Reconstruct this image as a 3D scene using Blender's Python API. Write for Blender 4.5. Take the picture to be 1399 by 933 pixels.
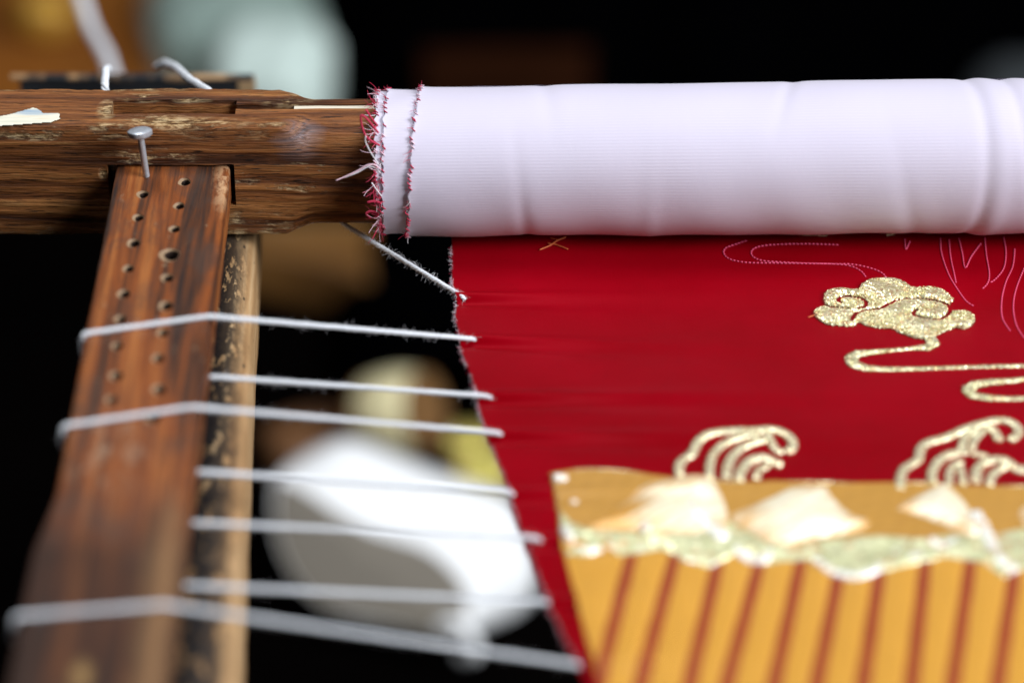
import bpy, bmesh, math, random
import numpy as np
from mathutils import Vector, noise as mnoise

R = random.Random(7)
NR = np.random.RandomState(5)
for o in list(bpy.data.objects):
    bpy.data.objects.remove(o)
SC = bpy.context.scene
COL = SC.collection

# ------------------------------------------------------------------ camera
FPX = 4521.0                      # focal length in pixels of the 1399 px wide photograph
PITCH = math.radians(35.0)
CAM = np.array([0.0, -0.8503, 0.5292])
FW = np.array([0.0, math.cos(PITCH), -math.sin(PITCH)])
UP = np.array([0.0, math.sin(PITCH), math.cos(PITCH)])
cd = bpy.data.cameras.new('camera')
cam = bpy.data.objects.new('camera', cd)
COL.objects.link(cam)
cam.location = CAM
cam.rotation_euler = (math.radians(90) - PITCH, 0, 0)
cd.sensor_width = 36.0
cd.lens = FPX / 1399.0 * 36.0
cd.clip_start = 0.02
cd.clip_end = 50
cd.dof.use_dof = True
cd.dof.focus_distance = 0.988
cd.dof.aperture_fstop = 3.7
SC.camera = cam

# ------------------------------------------------------------------ world, lamps, exposure
W = bpy.data.worlds.new('World'); SC.world = W; W.use_nodes = True
bg = W.node_tree.nodes['Background']
bg.inputs[0].default_value = (0.75, 0.85, 1.0, 1); bg.inputs[1].default_value = 0.012


def area(name, loc, target, sx, sy, power, col):
    l = bpy.data.lights.new(name, 'AREA'); l.shape = 'RECTANGLE'; l.size = sx; l.size_y = sy
    l.energy = power; l.color = col
    o = bpy.data.objects.new(name, l); COL.objects.link(o); o.location = loc
    o.rotation_euler = (Vector(target) - Vector(loc)).to_track_quat('-Z', 'Y').to_euler()
    return o


area('window_light', (1.60, -0.85, 1.20), (0, -.05, 0), 1.0, 1.0, 70, (0.94, 0.97, 1.0))
area('ceiling_light', (-0.28, 0.14, 0.98), (-.04, 0, 0), 0.5, 0.5, 8.6, (0.95, 0.97, 1.0))
SC.view_settings.view_transform = 'Standard'
SC.view_settings.look = 'None'
SC.view_settings.exposure = 0.0
SC.view_settings.gamma = 1.0
SC.cycles.use_denoising = True
SC.cycles.max_bounces = 8


# ------------------------------------------------------------------ helpers
def ray(px, py):
    return FW + (px - 699.5) / FPX * np.array([1.0, 0, 0]) + (466.5 - py) / FPX * UP


def atz(px, py, z):
    d = ray(px, py); s = (z - CAM[2]) / d[2]; return CAM + d * s


def aty(px, py, y):
    d = ray(px, py); s = (y - CAM[1]) / d[1]; return CAM + d * s


def atd(px, py, s):
    return CAM + ray(px, py) * s


class MB:
    """collects vertices and faces of one mesh"""
    def __init__(self):
        self.v = []; self.f = []; self.m = []; self.n = 0

    def add(self, verts, faces, mat=0):
        verts = np.asarray(verts, float).reshape(-1, 3)
        self.v.append(verts)
        k = self.n
        for f in faces:
            self.f.append(tuple(i + k for i in f)); self.m.append(mat)
        self.n += len(verts)

    def grid(self, P, closed_u=False, closed_v=False, mat=0):
        P = np.asarray(P); nu, nv = P.shape[:2]
        fs = []
        for i in range(nu if closed_u else nu - 1):
            for j in range(nv if closed_v else nv - 1):
                a = i * nv + j; b = i * nv + (j + 1) % nv
                c = ((i + 1) % nu) * nv + (j + 1) % nv; d = ((i + 1) % nu) * nv + j
                fs.append((a, b, c, d))
        self.add(P.reshape(-1, 3), fs, mat)

    def tube(self, pts, rad, sides=6, mat=0, cap=True, flat=1.0):
        P, T, N1, N2 = frames(pts)
        n = len(P)
        rad = np.broadcast_to(np.asarray(rad, float), (n,))
        a = np.linspace(0, 2 * np.pi, sides, endpoint=False)
        G = P[:, None, :] + rad[:, None, None] * (np.cos(a)[None, :, None] * N1[:, None, :] + flat * np.sin(a)[None, :, None] * N2[:, None, :])
        self.grid(G, False, True, mat)
        if cap:
            k = self.n - n * sides
            self.f.append(tuple(range(k + sides - 1, k - 1, -1))); self.m.append(mat)
            k2 = self.n - sides
            self.f.append(tuple(range(k2, k2 + sides))); self.m.append(mat)

    def build(self, name, mats, parent=None, smooth=True, origin=None, sharp=None):
        me = bpy.data.meshes.new(name)
        V = np.concatenate(self.v)
        off = np.zeros(3)
        if parent is not None:
            off = np.array(wloc(parent))
        elif origin is not None:
            off = np.array(origin, float)
        me.from_pydata((V - off).tolist(), [], self.f)
        if not isinstance(mats, (list, tuple)): mats = [mats]
        for m in mats: me.materials.append(m)
        if len(mats) > 1:
            me.polygons.foreach_set('material_index', self.m)
        me.polygons.foreach_set('use_smooth', [smooth] * len(me.polygons))
        if sharp: me.set_sharp_from_angle(angle=math.radians(sharp))
        me.update()
        o = bpy.data.objects.new(name, me); COL.objects.link(o)
        if parent is not None:
            o.parent = parent
        else:
            o.location = off
        return o


def wloc(o):
    l = Vector(o.location)
    while o.parent:
        o = o.parent; l = l + Vector(o.location)
    return l


def frames(pts):
    P = np.asarray(pts, float)
    T = np.gradient(P, axis=0); T /= np.linalg.norm(T, axis=1)[:, None] + 1e-12
    N1 = np.zeros_like(P)
    r = np.array([0, 0, 1.0]) if abs(T[0, 2]) < .9 else np.array([1.0, 0, 0])
    n = np.cross(T[0], r); n /= np.linalg.norm(n); N1[0] = n
    for i in range(1, len(P)):
        n = n - T[i] * np.dot(n, T[i]); n /= np.linalg.norm(n) + 1e-12; N1[i] = n
    N2 = np.cross(N1, T)      # points up when T is horizontal
    return P, T, N1, N2


def resample(pts, step):
    P = np.asarray(pts, float)
    s = np.r_[0, np.cumsum(np.linalg.norm(np.diff(P, axis=0), axis=1))]
    n = max(3, int(s[-1] / step) + 1)
    t = np.linspace(0, s[-1], n)
    return np.stack([np.interp(t, s, P[:, k]) for k in range(P.shape[1])], 1)


def smooth_path(pts, step, it=4):
    P = resample(pts, step)
    for _ in range(it):
        Q = P.copy(); Q[1:-1] = .25 * P[:-2] + .5 * P[1:-1] + .25 * P[2:]; P = Q
    return P


def tag(o, label=None, cat=None, group=None, kind=None):
    if label: o['label'] = label
    if cat: o['category'] = cat
    if group: o['group'] = group
    if kind: o['kind'] = kind
    return o


def empty(name, loc, parent=None):
    o = bpy.data.objects.new(name, None); COL.objects.link(o); o.location = loc; o.empty_display_size = .02
    if parent is not None:
        o.parent = parent; o.location = Vector(loc) - wloc(parent)
    return o


def inside(poly, X, Y):
    poly = np.asarray(poly); n = len(poly); c = np.zeros(X.shape, bool)
    for i in range(n):
        x1, y1 = poly[i]; x2, y2 = poly[(i + 1) % n]
        if y1 == y2: continue
        k = (Y > min(y1, y2)) & (Y <= max(y1, y2)) & (X < (x2 - x1) * (Y - y1) / (y2 - y1) + x1)
        c ^= k
    return c


def seg_dist(line, X, Y, closed=False):
    line = np.asarray(line); d = np.full(X.shape, 9.0)
    n = len(line)
    for i in range(n if closed else n - 1):
        a = line[i]; b = line[(i + 1) % n]; ab = b - a
        t = np.clip(((X - a[0]) * ab[0] + (Y - a[1]) * ab[1]) / (ab @ ab + 1e-18), 0, 1)
        d = np.minimum(d, np.hypot(X - a[0] - t * ab[0], Y - a[1] - t * ab[1]))
    return d


# ------------------------------------------------------------------ materials
class G:
    def __init__(s, name):
        s.m = bpy.data.materials.new(name); s.m.use_nodes = True
        s.nt = s.m.node_tree; s.b = s.nt.nodes['Principled BSDF']
        s.tc = s.nt.nodes.new('ShaderNodeTexCoord')
        s.P = s.tc.outputs['Object']

    def set(s, sock, v):
        if isinstance(v, bpy.types.NodeSocket): s.nt.links.new(v, sock)
        elif isinstance(v, (tuple, list)) and len(v) == 3 and sock.type == 'RGBA': sock.default_value = (*v, 1)
        else: sock.default_value = v

    def inp(s, **kw):
        for k, v in kw.items():
            s.set(s.b.inputs[k.replace('_', ' ')], v)
        return s

    def math(s, op, a, b=0.0, clamp=False):
        n = s.nt.nodes.new('ShaderNodeMath'); n.operation = op; n.use_clamp = clamp
        s.set(n.inputs[0], a); s.set(n.inputs[1], b); return n.outputs[0]

    def map(s, scale=(1, 1, 1), loc=(0, 0, 0), vec=None, rot=(0, 0, 0)):
        n = s.nt.nodes.new('ShaderNodeMapping'); s.set(n.inputs['Vector'], vec or s.P)
        n.inputs['Scale'].default_value = scale; n.inputs['Location'].default_value = loc; n.inputs['Rotation'].default_value = rot
        return n.outputs[0]

    def noise(s, vec=None, scale=5, detail=3, rough=.55, dist=0.0):
        n = s.nt.nodes.new('ShaderNodeTexNoise'); s.set(n.inputs['Vector'], vec or s.P)
        n.inputs['Scale'].default_value = scale; n.inputs['Detail'].default_value = detail
        n.inputs['Roughness'].default_value = rough; n.inputs['Distortion'].default_value = dist
        return n.outputs['Fac']

    def voronoi(s, vec=None, scale=5, out='Distance', feature='F1'):
        n = s.nt.nodes.new('ShaderNodeTexVoronoi'); s.set(n.inputs['Vector'], vec or s.P)
        n.feature = feature
        n.inputs['Scale'].default_value = scale; return n.outputs[out]

    def ramp(s, fac, stops, interp='LINEAR'):
        n = s.nt.nodes.new('ShaderNodeValToRGB'); s.set(n.inputs[0], fac); e = n.color_ramp.elements
        n.color_ramp.interpolation = interp
        while len(e) < len(stops): e.new(.5)
        for k, (p, c) in enumerate(stops):
            e[k].position = p
            e[k].color = (c, c, c, 1) if isinstance(c, (int, float)) else (*c, 1)
        return n.outputs[0]

    def mix(s, fac, a, b, blend='MIX'):
        n = s.nt.nodes.new('ShaderNodeMix'); n.data_type = 'RGBA'; n.blend_type = blend
        s.set(n.inputs[0], fac); s.set(n.inputs[6], a); s.set(n.inputs[7], b); return n.outputs[2]

    def sep(s, vec=None):
        n = s.nt.nodes.new('ShaderNodeSeparateXYZ'); s.set(n.inputs[0], vec or s.P); return n.outputs

    def ell(s, c, r, soft=.6, wob=None):
        """1 inside an ellipsoid with centre c and radii r, fading to 0 outside"""
        v = s.map(scale=tuple(1 / k for k in r), loc=tuple(-a / k for a, k in zip(c, r)))
        n = s.nt.nodes.new('ShaderNodeVectorMath'); n.operation = 'LENGTH'; s.set(n.inputs[0], v)
        d = n.outputs['Value']
        if wob is not None: d = s.math('ADD', d, wob)
        return s.ramp(d, [(max(0.0, 1 - soft), 1.0), (1.0, 0.0)]) if soft else s.math('LESS_THAN', d, 1.0)

    def bump(s, h, dist=.0002, strength=1.0, prev=None):
        n = s.nt.nodes.new('ShaderNodeBump'); n.inputs['Strength'].default_value = strength
        n.inputs['Distance'].default_value = dist; s.set(n.inputs['Height'], h)
        if prev is not None: s.set(n.inputs['Normal'], prev)
        return n.outputs[0]


def plain(name, col, rough=.6, metal=0.0, var=.25, scale=60, **kw):
    g = G(name); n = g.noise(scale=scale, detail=5)
    c = g.mix(n, tuple(k * (1 - var) for k in col), tuple(min(1, k * (1 + var)) for k in col))
    g.inp(Base_Color=c, Roughness=rough, Metallic=metal)
    for k, v in kw.items(): g.set(g.b.inputs[k.replace('_', ' ')], v)
    return g.m


def lin(c):
    return tuple(((k / 255 + .055) / 1.055) ** 2.4 if k > 10 else k / 255 / 12.92 for k in c)


# --- old dark beam wood (grain along x)
def beam_wood():
    g = G('dark_worn_wood')
    xyz = g.sep()
    warp = g.noise(g.map((9, 30, 30)), 1, 3)
    dy = g.math('SUBTRACT', xyz[1], .045); dz = g.math('ADD', xyz[2], .050)
    rad = g.math('SQRT', g.math('ADD', g.math('MULTIPLY', dy, dy), g.math('MULTIPLY', dz, dz)))
    rad = g.math('ADD', rad, g.math('MULTIPLY', warp, .0075))
    cx = g.nt.nodes.new('ShaderNodeCombineXYZ'); g.set(cx.inputs[0], g.math('MULTIPLY', xyz[0], 5.0)); g.set(cx.inputs[1], g.math('MULTIPLY', rad, 430.0))
    ring = g.noise(cx.outputs[0], 1, 3, .55)
    n1 = g.noise(g.map((13, 330, 330)), 1, 6, .62, .3)
    n2 = g.noise(g.map((50, 1100, 1100)), 1, 5, .65)
    n3 = g.noise(g.map((35, 60, 60), (3, 1, 5)), 1, 5, .65)
    fk = g.noise(g.map((120, 1300, 1300), (5, 0, 2)), 1, 4, .65)
    pr = g.noise(g.map((120, 2200, 2200), (2, 7, 3)), 1, 3, .6)
    tone = g.math('ADD', g.math('MULTIPLY', ring, .72), g.math('MULTIPLY', n1, .28))
    base = g.ramp(tone, [(.33, (.018, .0058, .0022)), (.42, (.090, .028, .0085)), (.51, (.23, .078, .020)), (.63, (.42, .175, .052))])
    base = g.mix(g.ramp(n2, [(.48, 0.0), (.64, .55)]), base, (.016, .006, .003))
    base = g.mix(g.ramp(n3, [(.50, 0.0), (.66, .4)]), base, (.24, .080, .018))
    base = g.mix(g.math('MULTIPLY', g.ramp(fk, [(.58, 0.0), (.66, .6)]), g.ramp(tone, [(.47, 0.0), (.57, 1.0)])), base, (.40, .21, .075))
    base = g.mix(g.ramp(pr, [(.60, 0.0), (.64, .9)]), base, (.008, .003, .002))
    # worn edges: near the four corners of the section
    q = g.math('MULTIPLY', g.math('ABSOLUTE', xyz[1]), g.math('ABSOLUTE', xyz[2]))
    edge = g.ramp(g.math('DIVIDE', q, .0112 * .0194), [(.72, 0.0), (.97, 1.0)])
    nw = g.noise(g.map((60, 260, 260), (1, 2, 7)), 1, 6, .7)
    fl = g.noise(g.map((260, 900, 900)), 1, 4, .65)
    wear = g.math('MULTIPLY', edge, g.ramp(nw, [(.51, 0.0), (.58, .9)]))
    # bruises and chips of their own shape: front lip of the mortise, its left end, the neck, the bottom arris
    def spot(px, py, rx, ry, rz, amt, plane='y', k=-.0112):
        c = aty(px, py, k) if plane == 'y' else atz(px, py, k)
        e = g.ell(tuple(c), (rx, ry, rz), .75)
        return g.math('MULTIPLY', e, g.ramp(g.math('ADD', nw, g.math('MULTIPLY', fl, .25)), [(.72 - .2 * amt, 0.0), (.79 - .2 * amt, 1.0)]))
    for sp in [(250, 168, .022, .004, .0022, .85, 'z', .0194), (215, 165, .013, .004, .002, .7, 'z', .0194),
               (146, 150, .0035, .007, .006, .9, 'z', .0194), (192, 134, .008, .0035, .0012, .7, 'z', .0194), (262, 138, .007, .003, .0012, .7, 'z', .0194),
               (292, 172, .012, .004, .003, .5, 'z', .0194), (390, 134, .012, .005, .004, .5, 'z', .0194),
               (440, 230, .018, .012, .004, .12, 'y', -.0112), (352, 300, .012, .006, .004, .45, 'y', -.0112), (330, 322, .020, .006, .003, .8, 'y', -.0112),
               (380, 318, .012, .006, .003, .6, 'y', -.0112), (205, 215, .016, .003, .004, .35, 'y', -.0112), (330, 245, .008, .003, .003, .3, 'y', -.0112),
               (141, 238, .0016, .004, .0026, 1.0, 'y', -.0112), (60, 186, .04, .003, .0022, .5, 'y', -.0112), (420, 255, .02, .01, .003, .15, 'y', -.0112),
               (40, 112, .04, .003, .003, .5, 'z', .0194), (300, 120, .05, .003, .003, .35, 'z', .0194)]:
        wear = g.math('MAXIMUM', wear, spot(*sp))
    wcol = g.ramp(fl, [(.40, (.10, .045, .015)), (.48, (.36, .21, .085)), (.60, (.70, .51, .28))])
    base = g.mix(wear, base, wcol)
    # window reflection painted in blue-white where the square end runs into the neck
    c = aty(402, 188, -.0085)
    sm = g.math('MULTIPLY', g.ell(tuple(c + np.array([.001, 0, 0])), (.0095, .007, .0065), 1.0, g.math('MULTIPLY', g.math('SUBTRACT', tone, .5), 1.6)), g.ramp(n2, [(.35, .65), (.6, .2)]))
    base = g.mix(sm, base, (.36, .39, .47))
    h = g.math('ADD', g.math('MULTIPLY', tone, 1.5), g.math('ADD', g.math('MULTIPLY', n2, -.35), g.math('MULTIPLY', fk, .3)))
    h = g.math('SUBTRACT', h, g.math('MULTIPLY', wear, g.math('MULTIPLY', fl, .9)))
    g.set(g.b.inputs['Specular IOR Level'], .32)
    g.inp(Base_Color=base, Roughness=g.ramp(n3, [(.3, .42), (.7, .7)]), Normal=g.bump(h, .0014, 1.0))
    return g.m


BAR_T, BAR_B = .0050, -.0068
L0, L1 = atz(157.6, 232, BAR_T), atz(75.6, 680, BAR_T)
R0, R1 = atz(313.6, 232, BAR_T), atz(258.0, 680, BAR_T)
Y_SH = atz(60, 694, BAR_T)[1]


def bar_wood():
    g = G('red_brown_peg_wood')
    v = g.map((190, 8, 190), rot=(0, 0, math.radians(4)))
    n1 = g.noise(v, 1, 7, .66, .5)
    n2 = g.noise(g.map((900, 50, 900)), 1, 5, .7)
    n3 = g.noise(g.map((70, 45, 70)), 1, 5, .65)
    base = g.ramp(n1, [(.35, (.022, .013, .011)), (.43, (.085, .028, .010)), (.52, (.21, .055, .012)), (.66, (.34, .115, .028))])
    base = g.mix(g.ramp(n2, [(.5, 0.0), (.68, .5)]), base, (.035, .02, .016))
    # grey-brown grime rubbed along the two rows of holes
    base = g.mix(g.ramp(n3, [(.50, 0.0), (.64, .55)]), base, (.055, .036, .028))
    scuff = g.noise(g.map((240, 120, 240)), 1, 6, .75)
    base = g.mix(g.ramp(scuff, [(.64, 0.0), (.70, .7)]), base, (.36, .25, .15))
    for (px, py, rx, ry, a) in [(178, 268, .005, .004, .5), (160, 600, .012, .012, .55), (150, 640, .014, .012, .5)]:
        c = atz(px, py, .005)
        base = g.mix(g.math('MULTIPLY', g.ell(tuple(c), (rx, ry, .004), .8), g.ramp(scuff, [(.5, 0.0), (.6, a)])), base, (.34, .25, .17))
    c0 = atz(308, 250, .005)
    base = g.mix(g.math('MULTIPLY', g.ell(tuple(c0), (.0045, .02, .004), .8), g.ramp(scuff, [(.45, 0.0), (.55, .9)])), base, (.50, .30, .16))
    # handled end: grime over everything nearer than the last holes, and a rubbed pale arris along its right side
    yy_ = g.math('ADD', g.math('ADD', g.sep()[1], -Y_SH + .5), g.math('MULTIPLY', g.math('SUBTRACT', n3, .5), .05))
    gr = g.ramp(yy_, [(.480, 1.0), (.512, 0.0)])
    base = g.mix(g.math('MULTIPLY', gr, g.ramp(n1, [(.3, .95), (.7, .7)])), base, g.mix(n2, (.013, .0055, .004), (.034, .016, .009)))
    dn = g.nt.nodes.new('ShaderNodeVectorMath'); dn.operation = 'DOT_PRODUCT'; g.set(dn.inputs[0], g.P)
    sl = (R1[0] - R0[0]) / (R1[1] - R0[1]); dn.inputs[1].default_value = (1, -sl, 0)
    uu_ = g.math('ADD', dn.outputs['Value'], .5 - (R0[0] - sl * R0[1]))
    ar = g.ramp(g.math('ADD', uu_, g.math('MULTIPLY', g.math('SUBTRACT', n3, .5), .004)), [(.4915, 0.0), (.4935, .85), (.4985, .85), (.4998, .2)])
    base = g.mix(g.math('MULTIPLY', ar, gr), base, g.mix(n2, (.16, .075, .03), (.32, .18, .08)))
    yl = atz(110, 925, .005)
    base = g.mix(g.math('MULTIPLY', g.ell(tuple(yl), (.0035, .009, .004), .8), g.ramp(scuff, [(.35, 0.0), (.5, .7)])), base, (.36, .22, .08))
    h = g.math('ADD', g.math('MULTIPLY', n1, .6), g.math('MULTIPLY', n2, .5))
    g.inp(Base_Color=base, Roughness=g.math('ADD', .48, g.math('MULTIPLY', gr, .3)), Normal=g.bump(h, .0006, .7))
    g.set(g.b.inputs['Specular IOR Level'], .35)
    return g.m


def simple_wood(name, dark, mid, light, axis=0, rough=.55, fine=130, spots=None, sc=1.0):
    g = G(name)
    s = [fine, fine, fine]; s[axis] = 8
    n1 = g.noise(g.map(tuple(k * sc for k in s)), 1, 6, .6, .4)
    n3 = g.noise(scale=40 * sc, detail=5)
    base = g.ramp(n1, [(.32, dark), (.5, mid), (.7, light)])
    base = g.mix(g.ramp(n3, [(.5, 0.0), (.7, .5)]), base, dark)
    if spots: base = spots(g, base)
    g.inp(Base_Color=base, Roughness=rough, Normal=g.bump(n1, .0005, .6))
    return g.m


def cloth_white():
    g = G('white_lining_cloth')
    g.tc2 = g.nt.nodes.new('ShaderNodeUVMap'); g.tc2.uv_map = 'UVMap'
    uv = g.tc2.outputs[0]
    x = g.sep(uv)
    jit = g.noise(g.map((300, 700, 1), vec=uv), 1, 3)
    ph = g.math('ADD', g.math('MULTIPLY', x[1], 2 * math.pi / .00098), g.math('MULTIPLY', jit, 1.6))
    rib = g.math('SINE', ph)
    n = g.noise(g.map((70, 45, 1), vec=uv), 1, 6)
    amp = g.math('MULTIPLY', g.ramp(g.noise(g.map((140, 60, 1), vec=uv), 1, 4), [(.3, .15), (.7, 1.0)]), g.math('ADD', .3, g.noise(g.map((2500, 1200, 1), vec=uv), 1, 2)))
    c = g.mix(g.ramp(g.math('MULTIPLY', rib, amp), [(0.0, 0.0), (1.0, 1.0)]), (.585, .548, .668), (.618, .580, .700))
    c = g.mix(g.ramp(n, [(.35, 0.0), (.7, .22)]), c, (.59, .535, .66))
    g.inp(Base_Color=c, Roughness=.75, Sheen_Weight=.15, Normal=g.bump(g.math('ADD', g.math('MULTIPLY', rib, amp), g.math('MULTIPLY', n, 8.0)), .000022, .7))
    return g.m


def red_satin():
    g = G('crimson_satin')
    w = g.noise(g.map((120, 1800, 1)), 1, 3)
    w2 = g.noise(g.map((1500, 200, 1)), 1, 2)
    n = g.noise(scale=18, detail=3)
    n9 = g.noise(g.map((11, 14, 1)), 1, 5, .6)
    c = g.mix(g.ramp(n9, [(.34, 0.0), (.66, 1.0)]), (.190, .0001, .0024), (.262, .0002, .0056))
    g.inp(Base_Color=c, Roughness=g.ramp(n, [(.35, .34), (.65, .50)]), Specular_Tint=(1.0, .06, .12, 1),
          Normal=g.bump(g.math('ADD', w, w2), .00009, .7))
    g.set(g.b.inputs['Specular IOR Level'], .2)
    return g.m


def gold_glitter(name='gold_glitter_thread', a=(1.0, .95, .66), b=(.78, .72, .36), rough=.25, grain=1300, metal=.68, dist=.0003):
    g = G(name)
    vd = g.voronoi(scale=grain); vc = g.voronoi(scale=grain, out='Color')
    s = g.sep(vc)
    c = g.mix(s[0], a, b)
    c = g.mix(g.ramp(s[1], [(.8, 0.0), (.86, .6)]), c, (.75, .42, .2))
    g.inp(Base_Color=c, Roughness=g.ramp(s[2], [(0, rough * .6), (1, rough * 1.5)]), Metallic=metal,
          Normal=g.bump(g.math('ADD', vd, g.math('MULTIPLY', s[1], .5)), dist, .9))
    return g.m


def satin_thread(name, col, rough=.35, ang=0.0, var=.18, period=.00055, metal=0.0, spec=.6):
    g = G(name)
    v = g.map((1, 1, 1), rot=(0, 0, ang))
    x = g.sep(v)
    nn = g.noise(g.map((900, 40, 1), vec=v), 1, 4)
    st = g.math('SINE', g.math('ADD', g.math('MULTIPLY', x[0], 2 * math.pi / period), g.math('MULTIPLY', nn, 3)))
    c = g.mix(nn, tuple(k * (1 - var) for k in col), tuple(min(1, k * (1 + var)) for k in col))
    g.inp(Base_Color=c, Roughness=rough, Metallic=metal, Normal=g.bump(st, .00012, .8))
    g.set(g.b.inputs['Specular IOR Level'], spec)
    return g.m


def string_mat(name='white_cotton', col=(.74, .77, .82)):
    g = G(name); n = g.noise(scale=1500, detail=4)
    g.inp(Base_Color=g.mix(n, tuple(k * .86 for k in col), col), Roughness=.85, Sheen_Weight=.3, Normal=g.bump(n, .0003, .6))
    return g.m


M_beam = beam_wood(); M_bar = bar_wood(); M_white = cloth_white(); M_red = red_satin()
M_hole = plain('raw_hole_wood', (.27, .175, .10), .7, var=.5, scale=1400)
M_deep = plain('shaded_hole_wood', (.022, .010, .006), .6, scale=900)  # near-black colour stands in for the shade deep inside the holes
M_string = string_mat()
M_fred = plain('red_fray_thread', (.50, .02, .07), .7, scale=300)
M_fpink = plain('pale_fray_thread', (.80, .55, .64), .7, scale=300)
M_fwhite = plain('white_fuzz', (.75, .74, .78), .8, scale=300)
M_gold = gold_glitter()
M_cord = gold_glitter('gold_couched_cord', (.98, .92, .64), (.84, .77, .46), .27, 1500, .55, .00012)
M_orange = satin_thread('orange_silk', (.68, .33, .042), .42, 0.0, .15, .0007)
M_brown = satin_thread('rust_silk', (.34, .055, .012), .45, 0.0, .2, .0007)
M_ochre = satin_thread('ochre_silk', (.50, .25, .040), .40, math.radians(80), .25, .0009)
M_highlight = satin_thread('highlight_silk', (.95, .84, .62), .28, math.radians(50), .10, .0009, .2, 1.0)
M_silver = gold_glitter('silver_green_cord', (.78, .77, .48), (.55, .56, .30), .38, 500, .35, .0003)
M_glint = gold_glitter('white_glint_cord', (.97, .97, .93), (.88, .89, .80), .26, 500, .2, .0002)  # white thread colour standing in for glints on the silver band
M_pinkst = plain('pink_outline_thread', (.72, .075, .18), .6, scale=500)
M_orthr = plain('loose_orange_thread', (.72, .17, .05), .6, scale=500)

# ------------------------------------------------------------------ setting: dark floor under the frame
floor = MB()
floor.add([(-4, -2, -.40), (4, -2, -.40), (4, 5, -.40), (-4, 5, -.40)], [(0, 1, 2, 3)])
gf = G('dark_floor')
gf.inp(Base_Color=gf.mix(gf.noise(scale=9, detail=6), (.0002, .0002, .0003), (.0022, .0016, .0014)), Roughness=.85)
gf.set(gf.b.inputs['Specular IOR Level'], .0)
tag(floor.build('floor', gf.m), kind='structure')

# ------------------------------------------------------------------ roller beam
BA, BBH = .0112, .0194


def section(n, npts=170):
    t = np.linspace(0, 2 * np.pi, 6000)
    c, s = np.cos(t), np.sin(t)
    y = BA * np.sign(c) * np.abs(c) ** (2 / n); z = BBH * np.sign(s) * np.abs(s) ** (2 / n)
    L = np.r_[0, np.cumsum(np.hypot(np.diff(y), np.diff(z)))]
    u = np.linspace(0, L[-1], npts, endpoint=False)
    return np.interp(u, L, y), np.interp(u, L, z)


xs = np.arange(-.27, .06, .0009)
x_a, x_b = (385 - 699.5) / FPX, (432 - 699.5) / FPX
rows = []
for x in xs:
    k = min(1, max(0, (x - x_a) / (x_b - x_a))); k = k * k * (3 - 2 * k)
    q = (1 - k) / 34 + k / 2.9           # blend of reciprocal exponents
    y, z = section(1 / q)
    rows.append(np.stack([np.full_like(y, x), y, z], 1))
Pb = np.array(rows)
ny = Pb[:, :, 1] / BA; nz = Pb[:, :, 2] / BBH
corner = np.clip((np.abs(ny * nz) - .7) / .3, 0, 1)
for i in range(Pb.shape[0]):
    for j in range(Pb.shape[1]):
        x, y, z = Pb[i, j]
        d = .00035 * mnoise.noise((x * 45, y * 90, z * 90)) + .00016 * mnoise.noise((x * 60, y * 900, z * 900))
        c = corner[i, j]
        if c > 0:
            e = mnoise.noise((x * 160, y * 60 + 4, z * 60)) + .6 * mnoise.noise((x * 420, y * 90, z * 90 + 3))
            d -= c * (.0001 + .0009 * max(0, e))
        r = math.hypot(y, z)
        Pb[i, j, 1] += d * y / r; Pb[i, j, 2] += d * z / r
mb = MB(); mb.grid(Pb, False, True)
nv = Pb.shape[1]
mb.f.append(tuple(range(nv - 1, -1, -1))); mb.m.append(0)
kk = (Pb.shape[0] - 1) * nv
mb.f.append(tuple(range(kk, kk + nv))); mb.m.append(0)
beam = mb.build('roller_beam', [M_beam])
tag(beam, 'dark brown worn wooden roller beam with a slot cut in its top, squared end narrowing into the white roll', 'beam')


def box(mb, lo, hi, mat=0):
    x0, y0, z0 = lo; x1, y1, z1 = hi
    mb.add([(x0, y0, z0), (x1, y0, z0), (x1, y1, z0), (x0, y1, z0), (x0, y0, z1), (x1, y0, z1), (x1, y1, z1), (x0, y1, z1)],
           [(3, 2, 1, 0), (4, 5, 6, 7), (0, 1, 5, 4), (1, 2, 6, 5), (2, 3, 7, 6), (3, 0, 4, 7)], mat)


def cut(o, cutter_mbs, sharp=40):
    cs = []
    for i, c in enumerate(cutter_mbs):
        co = c.build('cutter', [], smooth=False); cs.append(co)
        md = o.modifiers.new('cut', 'BOOLEAN'); md.object = co; md.operation = 'DIFFERENCE'; md.solver = 'EXACT'
    dg = bpy.context.evaluated_depsgraph_get(); dg.update()
    me = bpy.data.meshes.new_from_object(o.evaluated_get(dg))
    o.modifiers.clear(); old = o.data; o.data = me; me.name = o.name
    bpy.data.meshes.remove(old)
    for c in cs:
        m = c.data; bpy.data.objects.remove(c); bpy.data.meshes.remove(m)
    me.polygons.foreach_set('use_smooth', [True] * len(me.polygons))
    me.set_sharp_from_angle(angle=math.radians(sharp))


BAR_T, BAR_B = .0050, -.0068
L0, L1 = atz(157.6, 232, BAR_T), atz(75.6, 680, BAR_T)
R0, R1 = atz(313.6, 232, BAR_T), atz(258.0, 680, BAR_T)


def bar_x(y, A, B):
    return A[0] + (B[0] - A[0]) * (y - A[1]) / (B[1] - A[1])


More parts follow.
